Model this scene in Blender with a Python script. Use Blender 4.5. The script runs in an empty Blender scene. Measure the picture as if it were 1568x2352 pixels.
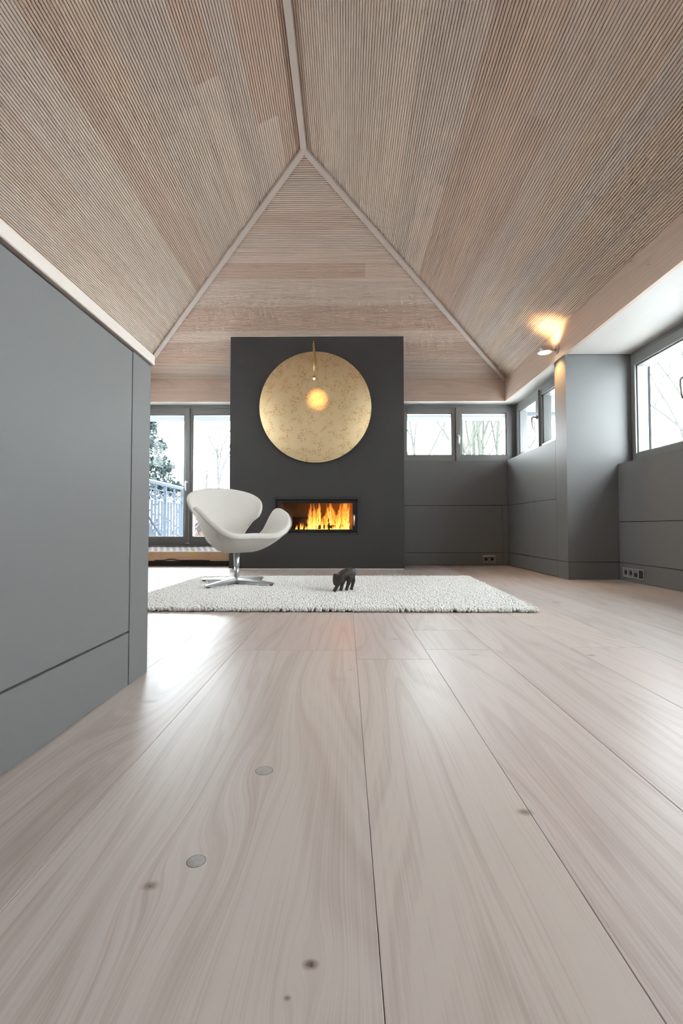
import bpy, bmesh, math, random
import numpy as np
from mathutils import Vector, Matrix

# ------------------------------------------------------------------ camera, sky, exposure
scene = bpy.context.scene
COL = scene.collection
FPX = 1090.0                                    # focal length in pixels of the 1568 x 2352 frame
cam_d = bpy.data.cameras.new('camera')
cam_d.sensor_fit = 'VERTICAL'
cam_d.sensor_height = 36.0
cam_d.sensor_width = 24.0
cam_d.lens = FPX / 2352 * 36.0
cam_d.clip_start = 0.02
cam_d.clip_end = 300
cam = bpy.data.objects.new('camera', cam_d)
COL.objects.link(cam)
cam.location = (0, 0, 0.463)
cam.rotation_euler = (math.radians(90 + 1.813), 0, math.radians(0.567))
scene.camera = cam

SKY_STRENGTH = 20.0
world = bpy.data.worlds.new('overcast_sky')
scene.world = world
world.use_nodes = True
bg = world.node_tree.nodes['Background']
bg.inputs[0].default_value = (0.885, 0.945, 1.0, 1)
bg.inputs[1].default_value = SKY_STRENGTH

scene.view_settings.view_transform = 'Standard'
scene.view_settings.look = 'None'
scene.view_settings.exposure = 0.16
scene.view_settings.gamma = 1.0
scene.view_settings.use_curve_mapping = False
scene.cycles.use_denoising = True
scene.cycles.use_adaptive_sampling = True
scene.cycles.adaptive_threshold = 0.15
scene.cycles.adaptive_min_samples = 20
scene.cycles.max_bounces = 7
scene.cycles.diffuse_bounces = 4
scene.cycles.glossy_bounces = 3
scene.cycles.transmission_bounces = 6
scene.cycles.transparent_max_bounces = 16
scene.cycles.sample_clamp_indirect = 6.0
scene.cycles.use_light_tree = False
scene.cycles.caustics_reflective = False
scene.cycles.caustics_refractive = False


def portal(loc, rot, sx, sy):
    """window portal: emits nothing, only tells the renderer where the sky comes in"""
    l = bpy.data.lights.new('window_portal', 'AREA')
    l.shape = 'RECTANGLE'
    l.size, l.size_y = sx, sy
    l.cycles.is_portal = True
    o = bpy.data.objects.new('window_portal', l)
    o.location = loc
    o.rotation_euler = rot
    COL.objects.link(o)


R90 = math.radians(90)
portal((1.45, 6.08, 1.64), (-R90, 0, 0), 1.45, 0.62)            # back windows, facing -Y
portal((-2.05, 6.08, 1.1), (-R90, 0, 0), 1.40, 1.66)            # terrace door
portal((-2.985, 3.70, 1.64), (0, -R90, 0), 0.66, 2.90)            # added unseen window band of the left wall, facing +X
portal((2.255, 5.20, 1.64), (0, R90, 0), 0.66, 1.50)             # side window, facing -X
portal((2.66, 1.81, 1.50), (0, R90, 0), 0.92, 4.80)             # long window of the niche

rnd = random.Random(7)

# ------------------------------------------------------------------ helpers
ABS = {}


def link(o, parent=None, at=(0, 0, 0)):
    COL.objects.link(o)
    ABS[o.name] = Vector(at)
    if parent is not None:
        o.parent = parent
        o.location = Vector(at) - ABS[parent.name]
    else:
        o.location = at
    return o


def empty(name, loc=(0, 0, 0), label=None, cat=None, group=None, kind=None):
    o = bpy.data.objects.new(name, None)
    o.empty_display_size = 0.05
    link(o, None, loc)
    return tag(o, label, cat, group, kind)


def tag(o, label=None, cat=None, group=None, kind=None):
    if label:
        o['label'] = label
    if cat:
        o['category'] = cat
    if group:
        o['group'] = group
    if kind:
        o['kind'] = kind
    return o


def smooth_mesh(me):
    me.polygons.foreach_set('use_smooth', [True] * len(me.polygons))


def mesh_obj(name, verts, faces, mat, parent=None, at=None, smooth=False):
    """verts in world space; the origin goes to `at` (default: the middle of the bounding box)"""
    V = [Vector(v) for v in verts]
    if at is None:
        lo = Vector([min(v[i] for v in V) for i in range(3)])
        hi = Vector([max(v[i] for v in V) for i in range(3)])
        at = (lo + hi) / 2
    at = Vector(at)
    me = bpy.data.meshes.new(name)
    me.from_pydata([v - at for v in V], [], faces)
    me.update()
    if smooth:
        smooth_mesh(me)
    if mat:
        me.materials.append(mat)
    o = bpy.data.objects.new(name, me)
    return link(o, parent, at)


def bm_obj(name, bm, mat, parent=None, at=None, smooth=False):
    bmesh.ops.recalc_face_normals(bm, faces=bm.faces[:])
    if at is None:
        lo = Vector([min(v.co[i] for v in bm.verts) for i in range(3)])
        hi = Vector([max(v.co[i] for v in bm.verts) for i in range(3)])
        at = (lo + hi) / 2
    at = Vector(at)
    for v in bm.verts:
        v.co -= at
    me = bpy.data.meshes.new(name)
    bm.to_mesh(me)
    bm.free()
    if smooth:
        smooth_mesh(me)
    if mat:
        me.materials.append(mat)
    o = bpy.data.objects.new(name, me)
    return link(o, parent, at)


def add_box(bm, x0, x1, y0, y1, z0, z1, bevel=0.0):
    vs = [bm.verts.new((x, y, z)) for x in (x0, x1) for y in (y0, y1) for z in (z0, z1)]
    fs = [bm.faces.new([vs[i] for i in q]) for q in
          ((0, 1, 3, 2), (4, 6, 7, 5), (0, 4, 5, 1), (2, 3, 7, 6), (0, 2, 6, 4), (1, 5, 7, 3))]
    if bevel:
        es = list({e for f in fs for e in f.edges})
        bmesh.ops.bevel(bm, geom=es, offset=bevel, segments=1, affect='EDGES')


def box(name, b, mat, parent=None, bevel=0.0, at=None):
    bm = bmesh.new()
    add_box(bm, *b, bevel=bevel)
    return bm_obj(name, bm, mat, parent, at)


def boxes(name, bs, mat, parent=None, bevel=0.0, at=None):
    bm = bmesh.new()
    for b in bs:
        add_box(bm, *b, bevel=bevel)
    return bm_obj(name, bm, mat, parent, at)


def add_tube(bm, pts, rad, n=8, cap=True):
    pts = [Vector(p) for p in pts]
    rads = rad if isinstance(rad, (list, tuple)) else [rad] * len(pts)
    rings = []
    ref = None
    for i, p in enumerate(pts):
        d = (pts[min(i + 1, len(pts) - 1)] - pts[max(i - 1, 0)])
        if d.length < 1e-9:
            d = Vector((0, 0, 1))
        d.normalize()
        if ref is None:
            ref = d.orthogonal().normalized()
        ref = (ref - d * ref.dot(d))
        if ref.length < 1e-6:
            ref = d.orthogonal()
        ref.normalize()
        b = d.cross(ref)
        rings.append([bm.verts.new(p + rads[i] * (math.cos(2 * math.pi * k / n) * ref + math.sin(2 * math.pi * k / n) * b)) for k in range(n)])
    for a, c in zip(rings, rings[1:]):
        for k in range(n):
            bm.faces.new((a[k], a[(k + 1) % n], c[(k + 1) % n], c[k]))
    if cap:
        bm.faces.new(rings[0][::-1])
        bm.faces.new(rings[-1])


def tube(name, pts, rad, mat, parent=None, n=10, at=None):
    bm = bmesh.new()
    add_tube(bm, pts, rad, n)
    return bm_obj(name, bm, mat, parent, at, smooth=True)


def add_lathe(bm, prof, origin, axis='Z', n=32):
    """prof: (radius, height) list; closed with the axis at both ends when the radius is 0"""
    origin = Vector(origin)

    def pt(r, h, a):
        c, s = r * math.cos(a), r * math.sin(a)
        return origin + Vector({'Z': (c, s, h), 'Y': (c, h, s), 'X': (h, c, s)}[axis])
    rings = []
    for r, h in prof:
        if r < 1e-7:
            rings.append([bm.verts.new(pt(0, h, 0))])
        else:
            rings.append([bm.verts.new(pt(r, h, 2 * math.pi * k / n)) for k in range(n)])
    for a, b in zip(rings, rings[1:]):
        for k in range(n):
            k2 = (k + 1) % n
            if len(a) == 1 and len(b) == 1:
                continue
            if len(a) == 1:
                bm.faces.new((a[0], b[k], b[k2]))
            elif len(b) == 1:
                bm.faces.new((a[k], a[k2], b[0]))
            else:
                bm.faces.new((a[k], a[k2], b[k2], b[k]))


def lathe(name, prof, origin, mat, parent=None, axis='Z', n=32, smooth=True, at=None):
    bm = bmesh.new()
    add_lathe(bm, prof, origin, axis, n)
    return bm_obj(name, bm, mat, parent, at, smooth)


def np_mesh(name, V, F, mat, parent=None, smooth=True, at=(0, 0, 0)):
    """big meshes from numpy: V (n,3) world, F (m,k)"""
    me = bpy.data.meshes.new(name)
    V = np.asarray(V, dtype=np.float32) - np.asarray(at, dtype=np.float32)
    F = np.asarray(F, dtype=np.int32)
    m, k = F.shape
    me.vertices.add(len(V))
    me.vertices.foreach_set('co', V.ravel())
    me.loops.add(m * k)
    me.loops.foreach_set('vertex_index', F.ravel())
    me.polygons.add(m)
    me.polygons.foreach_set('loop_start', np.arange(0, m * k, k, dtype=np.int32))
    me.polygons.foreach_set('use_smooth', np.full(m, smooth))
    me.update(calc_edges=True)
    me.validate()
    if mat:
        me.materials.append(mat)
    return link(bpy.data.objects.new(name, me), parent, at)


# ------------------------------------------------------------------ materials
class N:
    """tiny node-graph helper"""

    def __init__(self, name):
        self.m = bpy.data.materials.new(name)
        self.m.use_nodes = True
        self.t = self.m.node_tree
        self.b = self.t.nodes['Principled BSDF']
        self.out = self.t.nodes['Material Output']

    def n(self, typ, **kw):
        nd = self.t.nodes.new(typ)
        for k, v in kw.items():
            if k.startswith('i_'):
                nd.inputs[k[2:].replace('_', ' ')].default_value = v
            else:
                setattr(nd, k, v)
        return nd

    def l(self, a, b):
        self.t.links.new(a, b)

    def math(self, op, a, b=None, c=None, clamp=False):
        nd = self.t.nodes.new('ShaderNodeMath')
        nd.operation = op
        nd.use_clamp = clamp
        for i, v in enumerate((a, b, c)):
            if v is None:
                continue
            if isinstance(v, (int, float)):
                nd.inputs[i].default_value = v
            else:
                self.l(v, nd.inputs[i])
        return nd.outputs[0]

    def vmath(self, op, a, b=None):
        nd = self.t.nodes.new('ShaderNodeVectorMath')
        nd.operation = op
        for i, v in enumerate((a, b)):
            if v is None:
                continue
            if isinstance(v, (tuple, list)):
                nd.inputs[i].default_value = v
            else:
                self.l(v, nd.inputs[i])
        return nd.outputs[0] if op not in ('LENGTH', 'DISTANCE', 'DOT_PRODUCT') else nd.outputs[1]

    def mix(self, f, a, b, typ='MIX'):
        nd = self.t.nodes.new('ShaderNodeMix')
        nd.data_type = 'RGBA'
        nd.blend_type = typ
        for sock, v in ((nd.inputs[0], f), (nd.inputs[6], a), (nd.inputs[7], b)):
            if isinstance(v, (int, float)):
                sock.default_value = v
            elif isinstance(v, (tuple, list)):
                sock.default_value = (*v[:3], 1)
            else:
                self.l(v, sock)
        return nd.outputs[2]

    def ramp(self, f, stops):
        nd = self.t.nodes.new('ShaderNodeValToRGB')
        cr = nd.color_ramp
        while len(cr.elements) < len(stops):
            cr.elements.new(0.5)
        for e, (p, c) in zip(cr.elements, stops):
            e.position = p
            e.color = (*c[:3], 1) if isinstance(c, (tuple, list)) else (c, c, c, 1)
        self.l(f, nd.inputs[0])
        return nd.outputs[0]

    def noise(self, vec, scale, detail=2.0, rough=0.5, dist=0.0):
        nd = self.n('ShaderNodeTexNoise')
        nd.inputs['Scale'].default_value = scale
        nd.inputs['Detail'].default_value = detail
        nd.inputs['Roughness'].default_value = rough
        nd.inputs['Distortion'].default_value = dist
        if vec is not None:
            self.l(vec, nd.inputs['Vector'])
        return nd.outputs[0]

    def bump(self, h, strength, dist=0.002):
        nd = self.n('ShaderNodeBump')
        nd.inputs['Strength'].default_value = strength
        nd.inputs['Distance'].default_value = dist
        self.l(h, nd.inputs['Height'])
        self.l(nd.outputs[0], self.b.inputs['Normal'])


def plain(name, col, rough=0.5, metal=0.0, spec=0.5, noise=0.0, nscale=40, bump=0.0, coat=0.0):
    g = N(name)
    g.b.inputs['Roughness'].default_value = rough
    g.b.inputs['Metallic'].default_value = metal
    g.b.inputs['Specular IOR Level'].default_value = spec
    g.b.inputs['Coat Weight'].default_value = coat
    tc = g.n('ShaderNodeTexCoord')
    nz = g.noise(tc.outputs['Object'], nscale, 3)
    lo = [c * (1 - noise) for c in col]
    hi = [min(1, c * (1 + noise)) for c in col]
    g.l(g.mix(nz, lo, hi), g.b.inputs['Base Color'])
    if bump:
        g.bump(nz, bump, 0.001)
    return g.m


def emitter(name, col, strength):
    g = N(name)
    g.b.inputs['Base Color'].default_value = (*col, 1)
    g.b.inputs['Emission Color'].default_value = (*col, 1)
    g.b.inputs['Emission Strength'].default_value = strength
    return g.m


def wood(name, axis, light, dark, rough=0.5, ring=0.5, streak=0.4, knots=0.0, across=9.0, along=0.7, world_space=False, knot_list=(), spec=0.5, blotch=0.35, knot_scale=1.6, reedvar=0.0):
    """grain runs along `axis`; every object gets its own offset and its own tint (object colour)"""
    g = N(name)
    oi = g.n('ShaderNodeObjectInfo')
    if world_space:
        base = g.n('ShaderNodeNewGeometry').outputs['Position']
    else:
        base = g.n('ShaderNodeTexCoord').outputs['Object']
    sep = g.n('ShaderNodeSeparateXYZ')
    g.l(base, sep.inputs[0])
    ax = 'XYZ'.index(axis)
    oth = [i for i in range(3) if i != ax]
    a, c1, c2 = sep.outputs[ax], sep.outputs[oth[0]], sep.outputs[oth[1]]
    spot = None
    warp = c1
    for (kx, ky, rad, push, amt) in knot_list:        # (across, along, radius, grain bend, darkness)
        dx = g.math('SUBTRACT', c1, kx)
        dy = g.math('SUBTRACT', a, ky)
        s = rad * 3.2
        e = g.math('ADD', g.math('POWER', g.math('DIVIDE', dx, s), 2.0), g.math('POWER', g.math('DIVIDE', dy, s * 2.6), 2.0))
        gs = g.math('POWER', 2.718, g.math('MULTIPLY', e, -1.0))
        warp = g.math('SUBTRACT', warp, g.math('MULTIPLY', g.math('MULTIPLY', gs, push), g.math('DIVIDE', dx, s)))
        if amt > 0:
            d = g.math('SQRT', g.math('ADD', g.math('POWER', g.math('DIVIDE', dx, rad), 2.0), g.math('POWER', g.math('DIVIDE', dy, rad * 0.75), 2.0)))
            k = g.math('MULTIPLY', g.math('SUBTRACT', 1.25, d, clamp=True), amt)
            spot = k if spot is None else g.math('MAXIMUM', spot, k)
    rr = g.math('MULTIPLY', oi.outputs['Random'], 37.0)
    cmb = g.n('ShaderNodeCombineXYZ')
    g.l(g.math('ADD', g.math('MULTIPLY', a, along), rr), cmb.inputs[0])
    g.l(g.math('ADD', g.math('MULTIPLY', warp, across), rr), cmb.inputs[1])
    g.l(g.math('MULTIPLY', c2, across), cmb.inputs[2])
    v = cmb.outputs[0]
    n1 = g.noise(v, 0.55, 2, 0.45, 0.35)
    rings = g.math('SINE', g.math('MULTIPLY', n1, 95.0))
    rings = g.math('MULTIPLY', g.math('ADD', rings, 1.0), 0.5)
    rings = g.math('POWER', rings, 2.2)
    fine_r = g.math('MULTIPLY', g.math('ADD', g.math('SINE', g.math('MULTIPLY', n1, 340.0)), 1.0), 0.5)
    rings = g.math('ADD', g.math('MULTIPLY', rings, 0.72), g.math('MULTIPLY', fine_r, 0.40))
    cmb2 = g.n('ShaderNodeCombineXYZ')
    g.l(g.math('ADD', g.math('MULTIPLY', a, 1.1), rr), cmb2.inputs[0])
    g.l(g.math('MULTIPLY', warp, 330.0), cmb2.inputs[1])
    g.l(g.math('MULTIPLY', c2, 60.0), cmb2.inputs[2])
    n2 = g.noise(cmb2.outputs[0], 1.0, 2, 0.6)
    n3 = g.noise(v, 0.35, 1, 0.5)
    f = g.math('ADD', g.math('MULTIPLY', rings, ring), g.math('MULTIPLY', g.math('SUBTRACT', n2, 0.5), streak * 2))
    f = g.math('ADD', f, g.math('MULTIPLY', g.math('SUBTRACT', n3, 0.5), blotch * 2), clamp=True)
    if reedvar:
        cm4 = g.n('ShaderNodeCombineXYZ')
        g.l(g.math('ADD', g.math('MULTIPLY', a, 0.35), rr), cm4.inputs[0])
        g.l(g.math('MULTIPLY', g.math('FLOOR', g.math('MULTIPLY', g.math('ADD', c1, 0.08), 62.5)), 3.7), cm4.inputs[1])
        f = g.math('ADD', f, g.math('MULTIPLY', g.math('SUBTRACT', g.noise(cm4.outputs[0], 1.0, 1), 0.5), reedvar * 2), clamp=True)
    col = g.mix(f, light, dark)
    if knots > 0:
        cmb3 = g.n('ShaderNodeCombineXYZ')
        g.l(g.math('ADD', g.math('MULTIPLY', a, 0.8), rr), cmb3.inputs[0])
        g.l(g.math('ADD', g.math('MULTIPLY', c1, 1.4), rr), cmb3.inputs[1])
        vo = g.n('ShaderNodeTexVoronoi')
        vo.inputs['Scale'].default_value = knot_scale
        g.l(cmb3.outputs[0], vo.inputs['Vector'])
        rv = g.n('ShaderNodeSeparateColor')
        g.l(vo.outputs['Color'], rv.inputs[0])
        size = g.math('MULTIPLY', g.math('SUBTRACT', rv.outputs[0], 0.45, clamp=True), 0.055 * knots)
        kk = g.math('SUBTRACT', 1.0, g.math('DIVIDE', vo.outputs['Distance'], g.math('MAXIMUM', size, 0.0001)), clamp=True)
        col = g.mix(g.math('MULTIPLY', kk, 1.6, clamp=True), col, [c * 0.22 for c in dark])
    col = g.mix(1.0, col, oi.outputs['Color'], 'MULTIPLY')
    if spot is not None:
        nzk = g.noise(base, 260, 2)
        col = g.mix(g.math('MULTIPLY', spot, g.math('ADD', nzk, 0.45), clamp=True), col, (0.13, 0.075, 0.055))
    g.l(col, g.b.inputs['Base Color'])
    g.b.inputs['Roughness'].default_value = rough
    g.b.inputs['Specular IOR Level'].default_value = spec
    return g.m


def glass_mat(name, tint=(0.97, 0.99, 0.98), refl=0.012):
    g = N(name)
    t = g.t
    t.nodes.remove(g.b)
    tr = t.nodes.new('ShaderNodeBsdfTransparent')
    tr.inputs[0].default_value = (*tint, 1)
    gl = t.nodes.new('ShaderNodeBsdfGlossy')
    gl.inputs['Roughness'].default_value = 0.02
    mx = t.nodes.new('ShaderNodeMixShader')
    mx.inputs[0].default_value = refl
    g.l(tr.outputs[0], mx.inputs[1])
    g.l(gl.outputs[0], mx.inputs[2])
    g.l(mx.outputs[0], g.out.inputs[0])
    return g.m


M = {}
M['paint'] = plain('grey_satin_paint', (0.168, 0.167, 0.165), 0.47, noise=0.02, nscale=300, spec=0.24)
M['joint'] = plain('dark_joint', (0.015, 0.015, 0.015), 0.9)
M['frame'] = plain('grey_window_paint', (0.18, 0.178, 0.172), 0.34, noise=0.02, nscale=200)
M['anthracite'] = plain('anthracite_plaster', (0.040, 0.038, 0.0375), 0.62, noise=0.06, nscale=60, bump=0.05, spec=0.35)
M['black_metal'] = plain('black_stove_metal', (0.008, 0.008, 0.008), 0.35)
M['dark_metal'] = plain('dark_stove_frame', (0.022, 0.022, 0.022), 0.45)
M['steel'] = plain('brushed_steel', (0.60, 0.60, 0.60), 0.28, metal=1.0, noise=0.05, nscale=90)
M['alu'] = plain('cast_aluminium', (0.60, 0.61, 0.63), 0.36, metal=1.0, noise=0.06, nscale=120)
M['bronze'] = plain('bronze_handle', (0.20, 0.17, 0.15), 0.35, metal=1.0)
M['nickel'] = plain('satin_nickel', (0.62, 0.57, 0.53), 0.42, metal=0.8)
M['brass'] = plain('aged_brass', (0.42, 0.29, 0.14), 0.38, metal=1.0, noise=0.2, nscale=60)
M['rubber'] = plain('black_rubber', (0.012, 0.012, 0.012), 0.7)
M['glass'] = glass_mat('window_glass')
M['white'] = plain('painted_eaves', (0.14, 0.15, 0.16), 0.7, spec=0.0)
M['reveal'] = plain('pale_outer_reveal', (0.20, 0.21, 0.215), 0.7, spec=0.0)
M['snow'] = plain('snow', (0.86, 0.88, 0.90), 0.8, noise=0.03, nscale=2, spec=0.0)
M['wall'] = plain('pale_wall', (0.24, 0.235, 0.23), 0.8, noise=0.02)

PALE, DARK = (0.745, 0.615, 0.522), (0.43, 0.302, 0.232)
M['reed'] = wood('reeded_ceiling_wood', 'X', PALE, DARK, rough=0.52, ring=0.22, streak=0.55, knots=0.5, across=7.0, along=0.45, blotch=0.26, reedvar=0.42)
M['fascia'] = wood('fascia_wood', 'X', (0.66, 0.51, 0.415), (0.45, 0.32, 0.245), rough=0.48, ring=0.35, streak=0.25, across=7.0, along=0.6, blotch=0.3)
M['fascia_y'] = wood('fascia_wood_lengthwise', 'Y', (0.66, 0.51, 0.415), (0.45, 0.32, 0.245), rough=0.48, ring=0.35, streak=0.25, across=7.0, along=0.6, blotch=0.3)
M['soffit'] = wood('soffit_wood', 'Y', (0.72, 0.68, 0.63), (0.60, 0.55, 0.50), rough=0.5, ring=0.15, streak=0.25, across=7.0, along=0.5)
M['cap'] = wood('parapet_cap_wood', 'Y', (0.66, 0.58, 0.52), (0.54, 0.45, 0.39), rough=0.5, ring=0.15, streak=0.2, across=9)
M['trim'] = wood('ceiling_trim_wood', 'X', (0.64, 0.54, 0.475), (0.52, 0.43, 0.37), rough=0.5, ring=0.1, streak=0.2, across=8)
# knots of the floor: world x, world y, radius, grain bend, darkness
KNOTS = [(-0.156, 0.916, 0.020, 0.055, 0.0), (-0.208, 0.671, 0.016, 0.05, 0.0), (-0.038, 0.517, 0.0085, 0.03, 1.0), (-0.253, 0.625, 0.011, 0.03, 0.75),
         (0.290, 0.789, 0.013, 0.02, 0.8), (-0.058, 0.481, 0.004, 0.01, 0.8), (0.014, 1.557, 0.006, 0.01, 0.7), (0.884, 1.739, 0.018, 0.03, 0.55),
         (-0.02, 1.46, 0.03, 0.06, 0.1), (0.46, 1.74, 0.02, 0.03, 0.25), (1.30, 2.95, 0.03, 0.02, 0.5), (0.20, 1.98, 0.02, 0.03, 0.4), (-0.52, 1.27, 0.02, 0.03, 0.45)]


def floor_wood(x0=None, x1=None):
    """the boards that carry knots get a material that knows their own knots"""
    ks = [] if x0 is None else [k for k in KNOTS if x0 - .01 < k[0] < x1 + .01]
    key = 'floor_%.3f' % x0 if ks else 'floor_plain'
    if key not in M:
        M[key] = wood('whitewashed_floor_wood', 'Y', (0.625, 0.545, 0.510), (0.345, 0.257, 0.226), rough=0.33, ring=0.33, streak=0.46, across=6.0, along=0.55,
                      world_space=True, knot_list=ks, blotch=0.42, spec=0.34)
    return M[key]


M['char_rim'] = plain('dark_glue_line', (0.10, 0.09, 0.085), 0.7)
M['plug'] = plain('grey_wood_plug', (0.43, 0.40, 0.38), 0.5, noise=0.25, nscale=160)

# ------------------------------------------------------------------ dimensions of the room
XR, XL, YB = 1.94, -2.58, 5.765            # faces of the three fascias (eaves of the ceiling)
ZE, ZS = 2.278, 2.0                        # top of the fascias, soffit
XM = (XR + XL) / 2                         # ridge
SL = (3.342 - ZE) / (XR - XM)              # slope of the roof
YA = YB - (XR - XM)                        # apex of the hip
ZR = 3.342
YREAR = -3.4
YF = 5.17                                  # front of the chimney breast

# ------------------------------------------------------------------ floor
floor = box('floor', (-2.95, 2.75, YREAR, 6.05, -0.12, -0.022), plain('subfloor', (0.34, 0.28, 0.25), 0.9))
tag(floor, kind='structure')
edges = [-2.95, -2.62, -2.30, -2.02, -1.72, -1.42, -1.17, -0.92, -0.651, -0.416, 0.036, 0.298, 0.548, 0.858, 1.144, 1.43, 1.78, 2.05, 2.36, 2.75]
butts = {-0.416: [1.798, -0.9], 0.036: [1.68, -1.2], 0.298: [1.816, 2.147, -0.6], 0.548: [3.3, -0.2], 0.858: [1.852, -1.1], -0.651: [3.6, -0.4], -0.92: [1.812, 4.4],
         1.144: [3.8, 0.6], 1.43: [2.7], 1.78: [4.2, 1.5], -1.17: [2.9], -1.42: [4.0], -1.72: [3.2], 2.05: [2.2]}
tints = [(1, 1, 1), (0.97, 0.95, 0.93), (1.03, 1.02, 1.0), (1.0, 0.96, 0.95), (0.95, 0.95, 0.95), (1.02, 1.0, 0.97)]
rf = random.Random(3)
for x0, x1 in zip(edges, edges[1:]):
    fmat = floor_wood(x0, x1)
    ys = [YREAR] + sorted(butts.get(x0, [rf.uniform(1, 4)])) + [5.60 if x1 < -1.2 else 5.95]
    for y0, y1 in zip(ys, ys[1:]):
        g = 0.0004 if (abs(y0 - 0.683) < 1e-6 or abs(y1 - 0.683) < 1e-6) else 0.0008
        o = box('plank', (x0 + 0.0004, x1 - 0.0004, y0 + g, y1 - g, -0.022, 0.0), fmat, floor, bevel=0.0006)
        t = rf.choice(tints)
        o.color = (*t, 1)
for (px, py, r) in ((-0.156, 0.916, 0.0158), (-0.208, 0.671, 0.0125)):
    lathe('plug_rim', [(r * 1.05, -0.001), (r * 1.05, 0.00008), (r * .98, 0.00012), (r * .98, -.001)], (px, py, 0), M['char_rim'], floor, n=32)
    lathe('wood_plug', [(r, -0.001), (r, 0.0001), (r * 0.95, 0.00025), (0, 0.00025)], (px, py, 0), M['plug'], floor, n=32)

# ------------------------------------------------------------------ ceiling: reeded boards on three slopes
PITCH, REEDS = 0.0160, 10
BW = PITCH * REEDS
NROW = int(math.ceil((XR - XM) / math.cos(math.atan(SL)) / BW))
ca, sa = math.cos(math.atan(SL)), math.sin(math.atan(SL))

# roof body behind the boards
T = 0.16
ov = 0.72                                    # the roof body runs on past the eaves
zl = ZE - SL * ov
rv = [(XR + ov, YREAR, zl + .03), (XR + ov, YB + ov, zl + .03), (XM, YA, ZR + .03), (XM, YREAR, ZR + .03), (XL - ov, YREAR, zl + .03), (XL - ov, YB + ov, zl + .03)]
vt = rv + [(x, y, z + T) for x, y, z in rv]
fs = [(0, 1, 2, 3), (3, 2, 5, 4), (1, 5, 2), (6, 9, 8, 7), (9, 10, 11, 8), (7, 8, 11), (0, 6, 7, 1), (1, 7, 11, 5), (5, 11, 10, 4), (4, 10, 9, 3), (3, 9, 6, 0)]
ceiling = mesh_obj('ceiling', vt, fs, plain('roof_underlay', (0.10, 0.065, 0.045), 0.8))
tag(ceiling, kind='structure')

PAL = {'p': (1.10, 1.10, 1.09), 'n': (1, 1, 1), 'k': (0.98, 0.93, 0.90), 'b': (0.84, 0.745, 0.685), 't': (0.97, 0.90, 0.80), 'w': (1.18, 1.19, 1.19), 'g': (0.94, 0.92, 0.91), 'o': (0.90, 0.79, 0.70)}
prof = []
for i in range(REEDS):
    y = i * PITCH
    prof += [(y, -0.0095), (y + 0.0036, -0.0095), (y + 0.0040, -0.0022), (y + 0.0056, -0.0003), (y + 0.0094, 0.0), (y + 0.0134, -0.0003), (y + 0.0156, -0.0022)]
prof.append((BW - 0.0002, -0.0095))


def reed_board(s0, along0, along1, place, hip, tint):
    """s0: distance from the eave up the slope; place(a, s, n) -> world; hip(s): limit of `a` at that height"""
    rows = []
    V = []
    for (y, n) in prof:
        s = s0 + y
        if s > SLOPE_LEN - 0.004:
            s = SLOPE_LEN - 0.004
        lo, hi = hip(s)
        a0, a1 = max(along0, lo), min(along1, hi)
        if a1 < a0:
            a1 = a0
        V.append((a0, s, n))
        V.append((a1, s, n))
    nP = len(prof)
    # solid: front profile + a flat back
    Vb = []
    for (y, n) in (prof[0], prof[-1]):
        s = min(s0 + y, SLOPE_LEN - 0.004)
        lo, hi = hip(s)
        Vb += [(max(along0, lo), s, -0.018), (max(max(along0, lo), min(along1, hi)), s, -0.018)]
    F = [(2 * i, 2 * i + 1, 2 * i + 3, 2 * i + 2) for i in range(nP - 1)]
    b = 2 * nP
    F += [(b, b + 2, b + 3, b + 1), (0, b, b + 1, 1), (2 * nP - 2, 2 * nP - 1, b + 3, b + 2)]
    F.append([2 * i for i in range(nP)] + [b + 2, b])
    F.append([2 * i + 1 for i in range(nP)][::-1] + [b + 1, b + 3])
    amid = (along0 + along1) / 2
    smid = s0 + BW / 2
    me = bpy.data.meshes.new('ceiling_board')
    me.from_pydata([(a - amid, s - smid, n) for a, s, n in V + Vb], [], F)
    me.update()
    me.materials.append(M['reed'])
    o = bpy.data.objects.new('ceiling_board', me)
    o.color = (*tint, 1)
    COL.objects.link(o)
    o.parent = ceiling
    c = Vector(place(amid, smid, 0))
    ea = (Vector(place(amid + 1, smid, 0)) - c)
    es = (Vector(place(amid, smid + 1, 0)) - c)
    en = (Vector(place(amid, smid, 1)) - c)
    m = Matrix((ea, es, en)).transposed().to_4x4()
    m.translation = c - ABS[ceiling.name]
    o.matrix_local = m
    return o


SLOPE_LEN = (XR - XM) / ca
LO = 0.016                                   # thickness left for the boards under the underlay
nrm = {'R': Vector((-sa, 0, -ca)), 'L': Vector((sa, 0, -ca)), 'B': Vector((0, -sa, -ca))}


def placeR(a, s, n):
    return Vector((XR - s * ca, a, ZE + s * sa)) + nrm['R'] * n


def placeL(a, s, n):
    return Vector((XL + s * ca, -a, ZE + s * sa)) + nrm['L'] * n


def placeB(a, s, n):
    return Vector((-a, YB - s * ca, ZE + s * sa)) + nrm['B'] * n


YN = -0.9                                    # nearer boards are out of reach of the view
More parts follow.
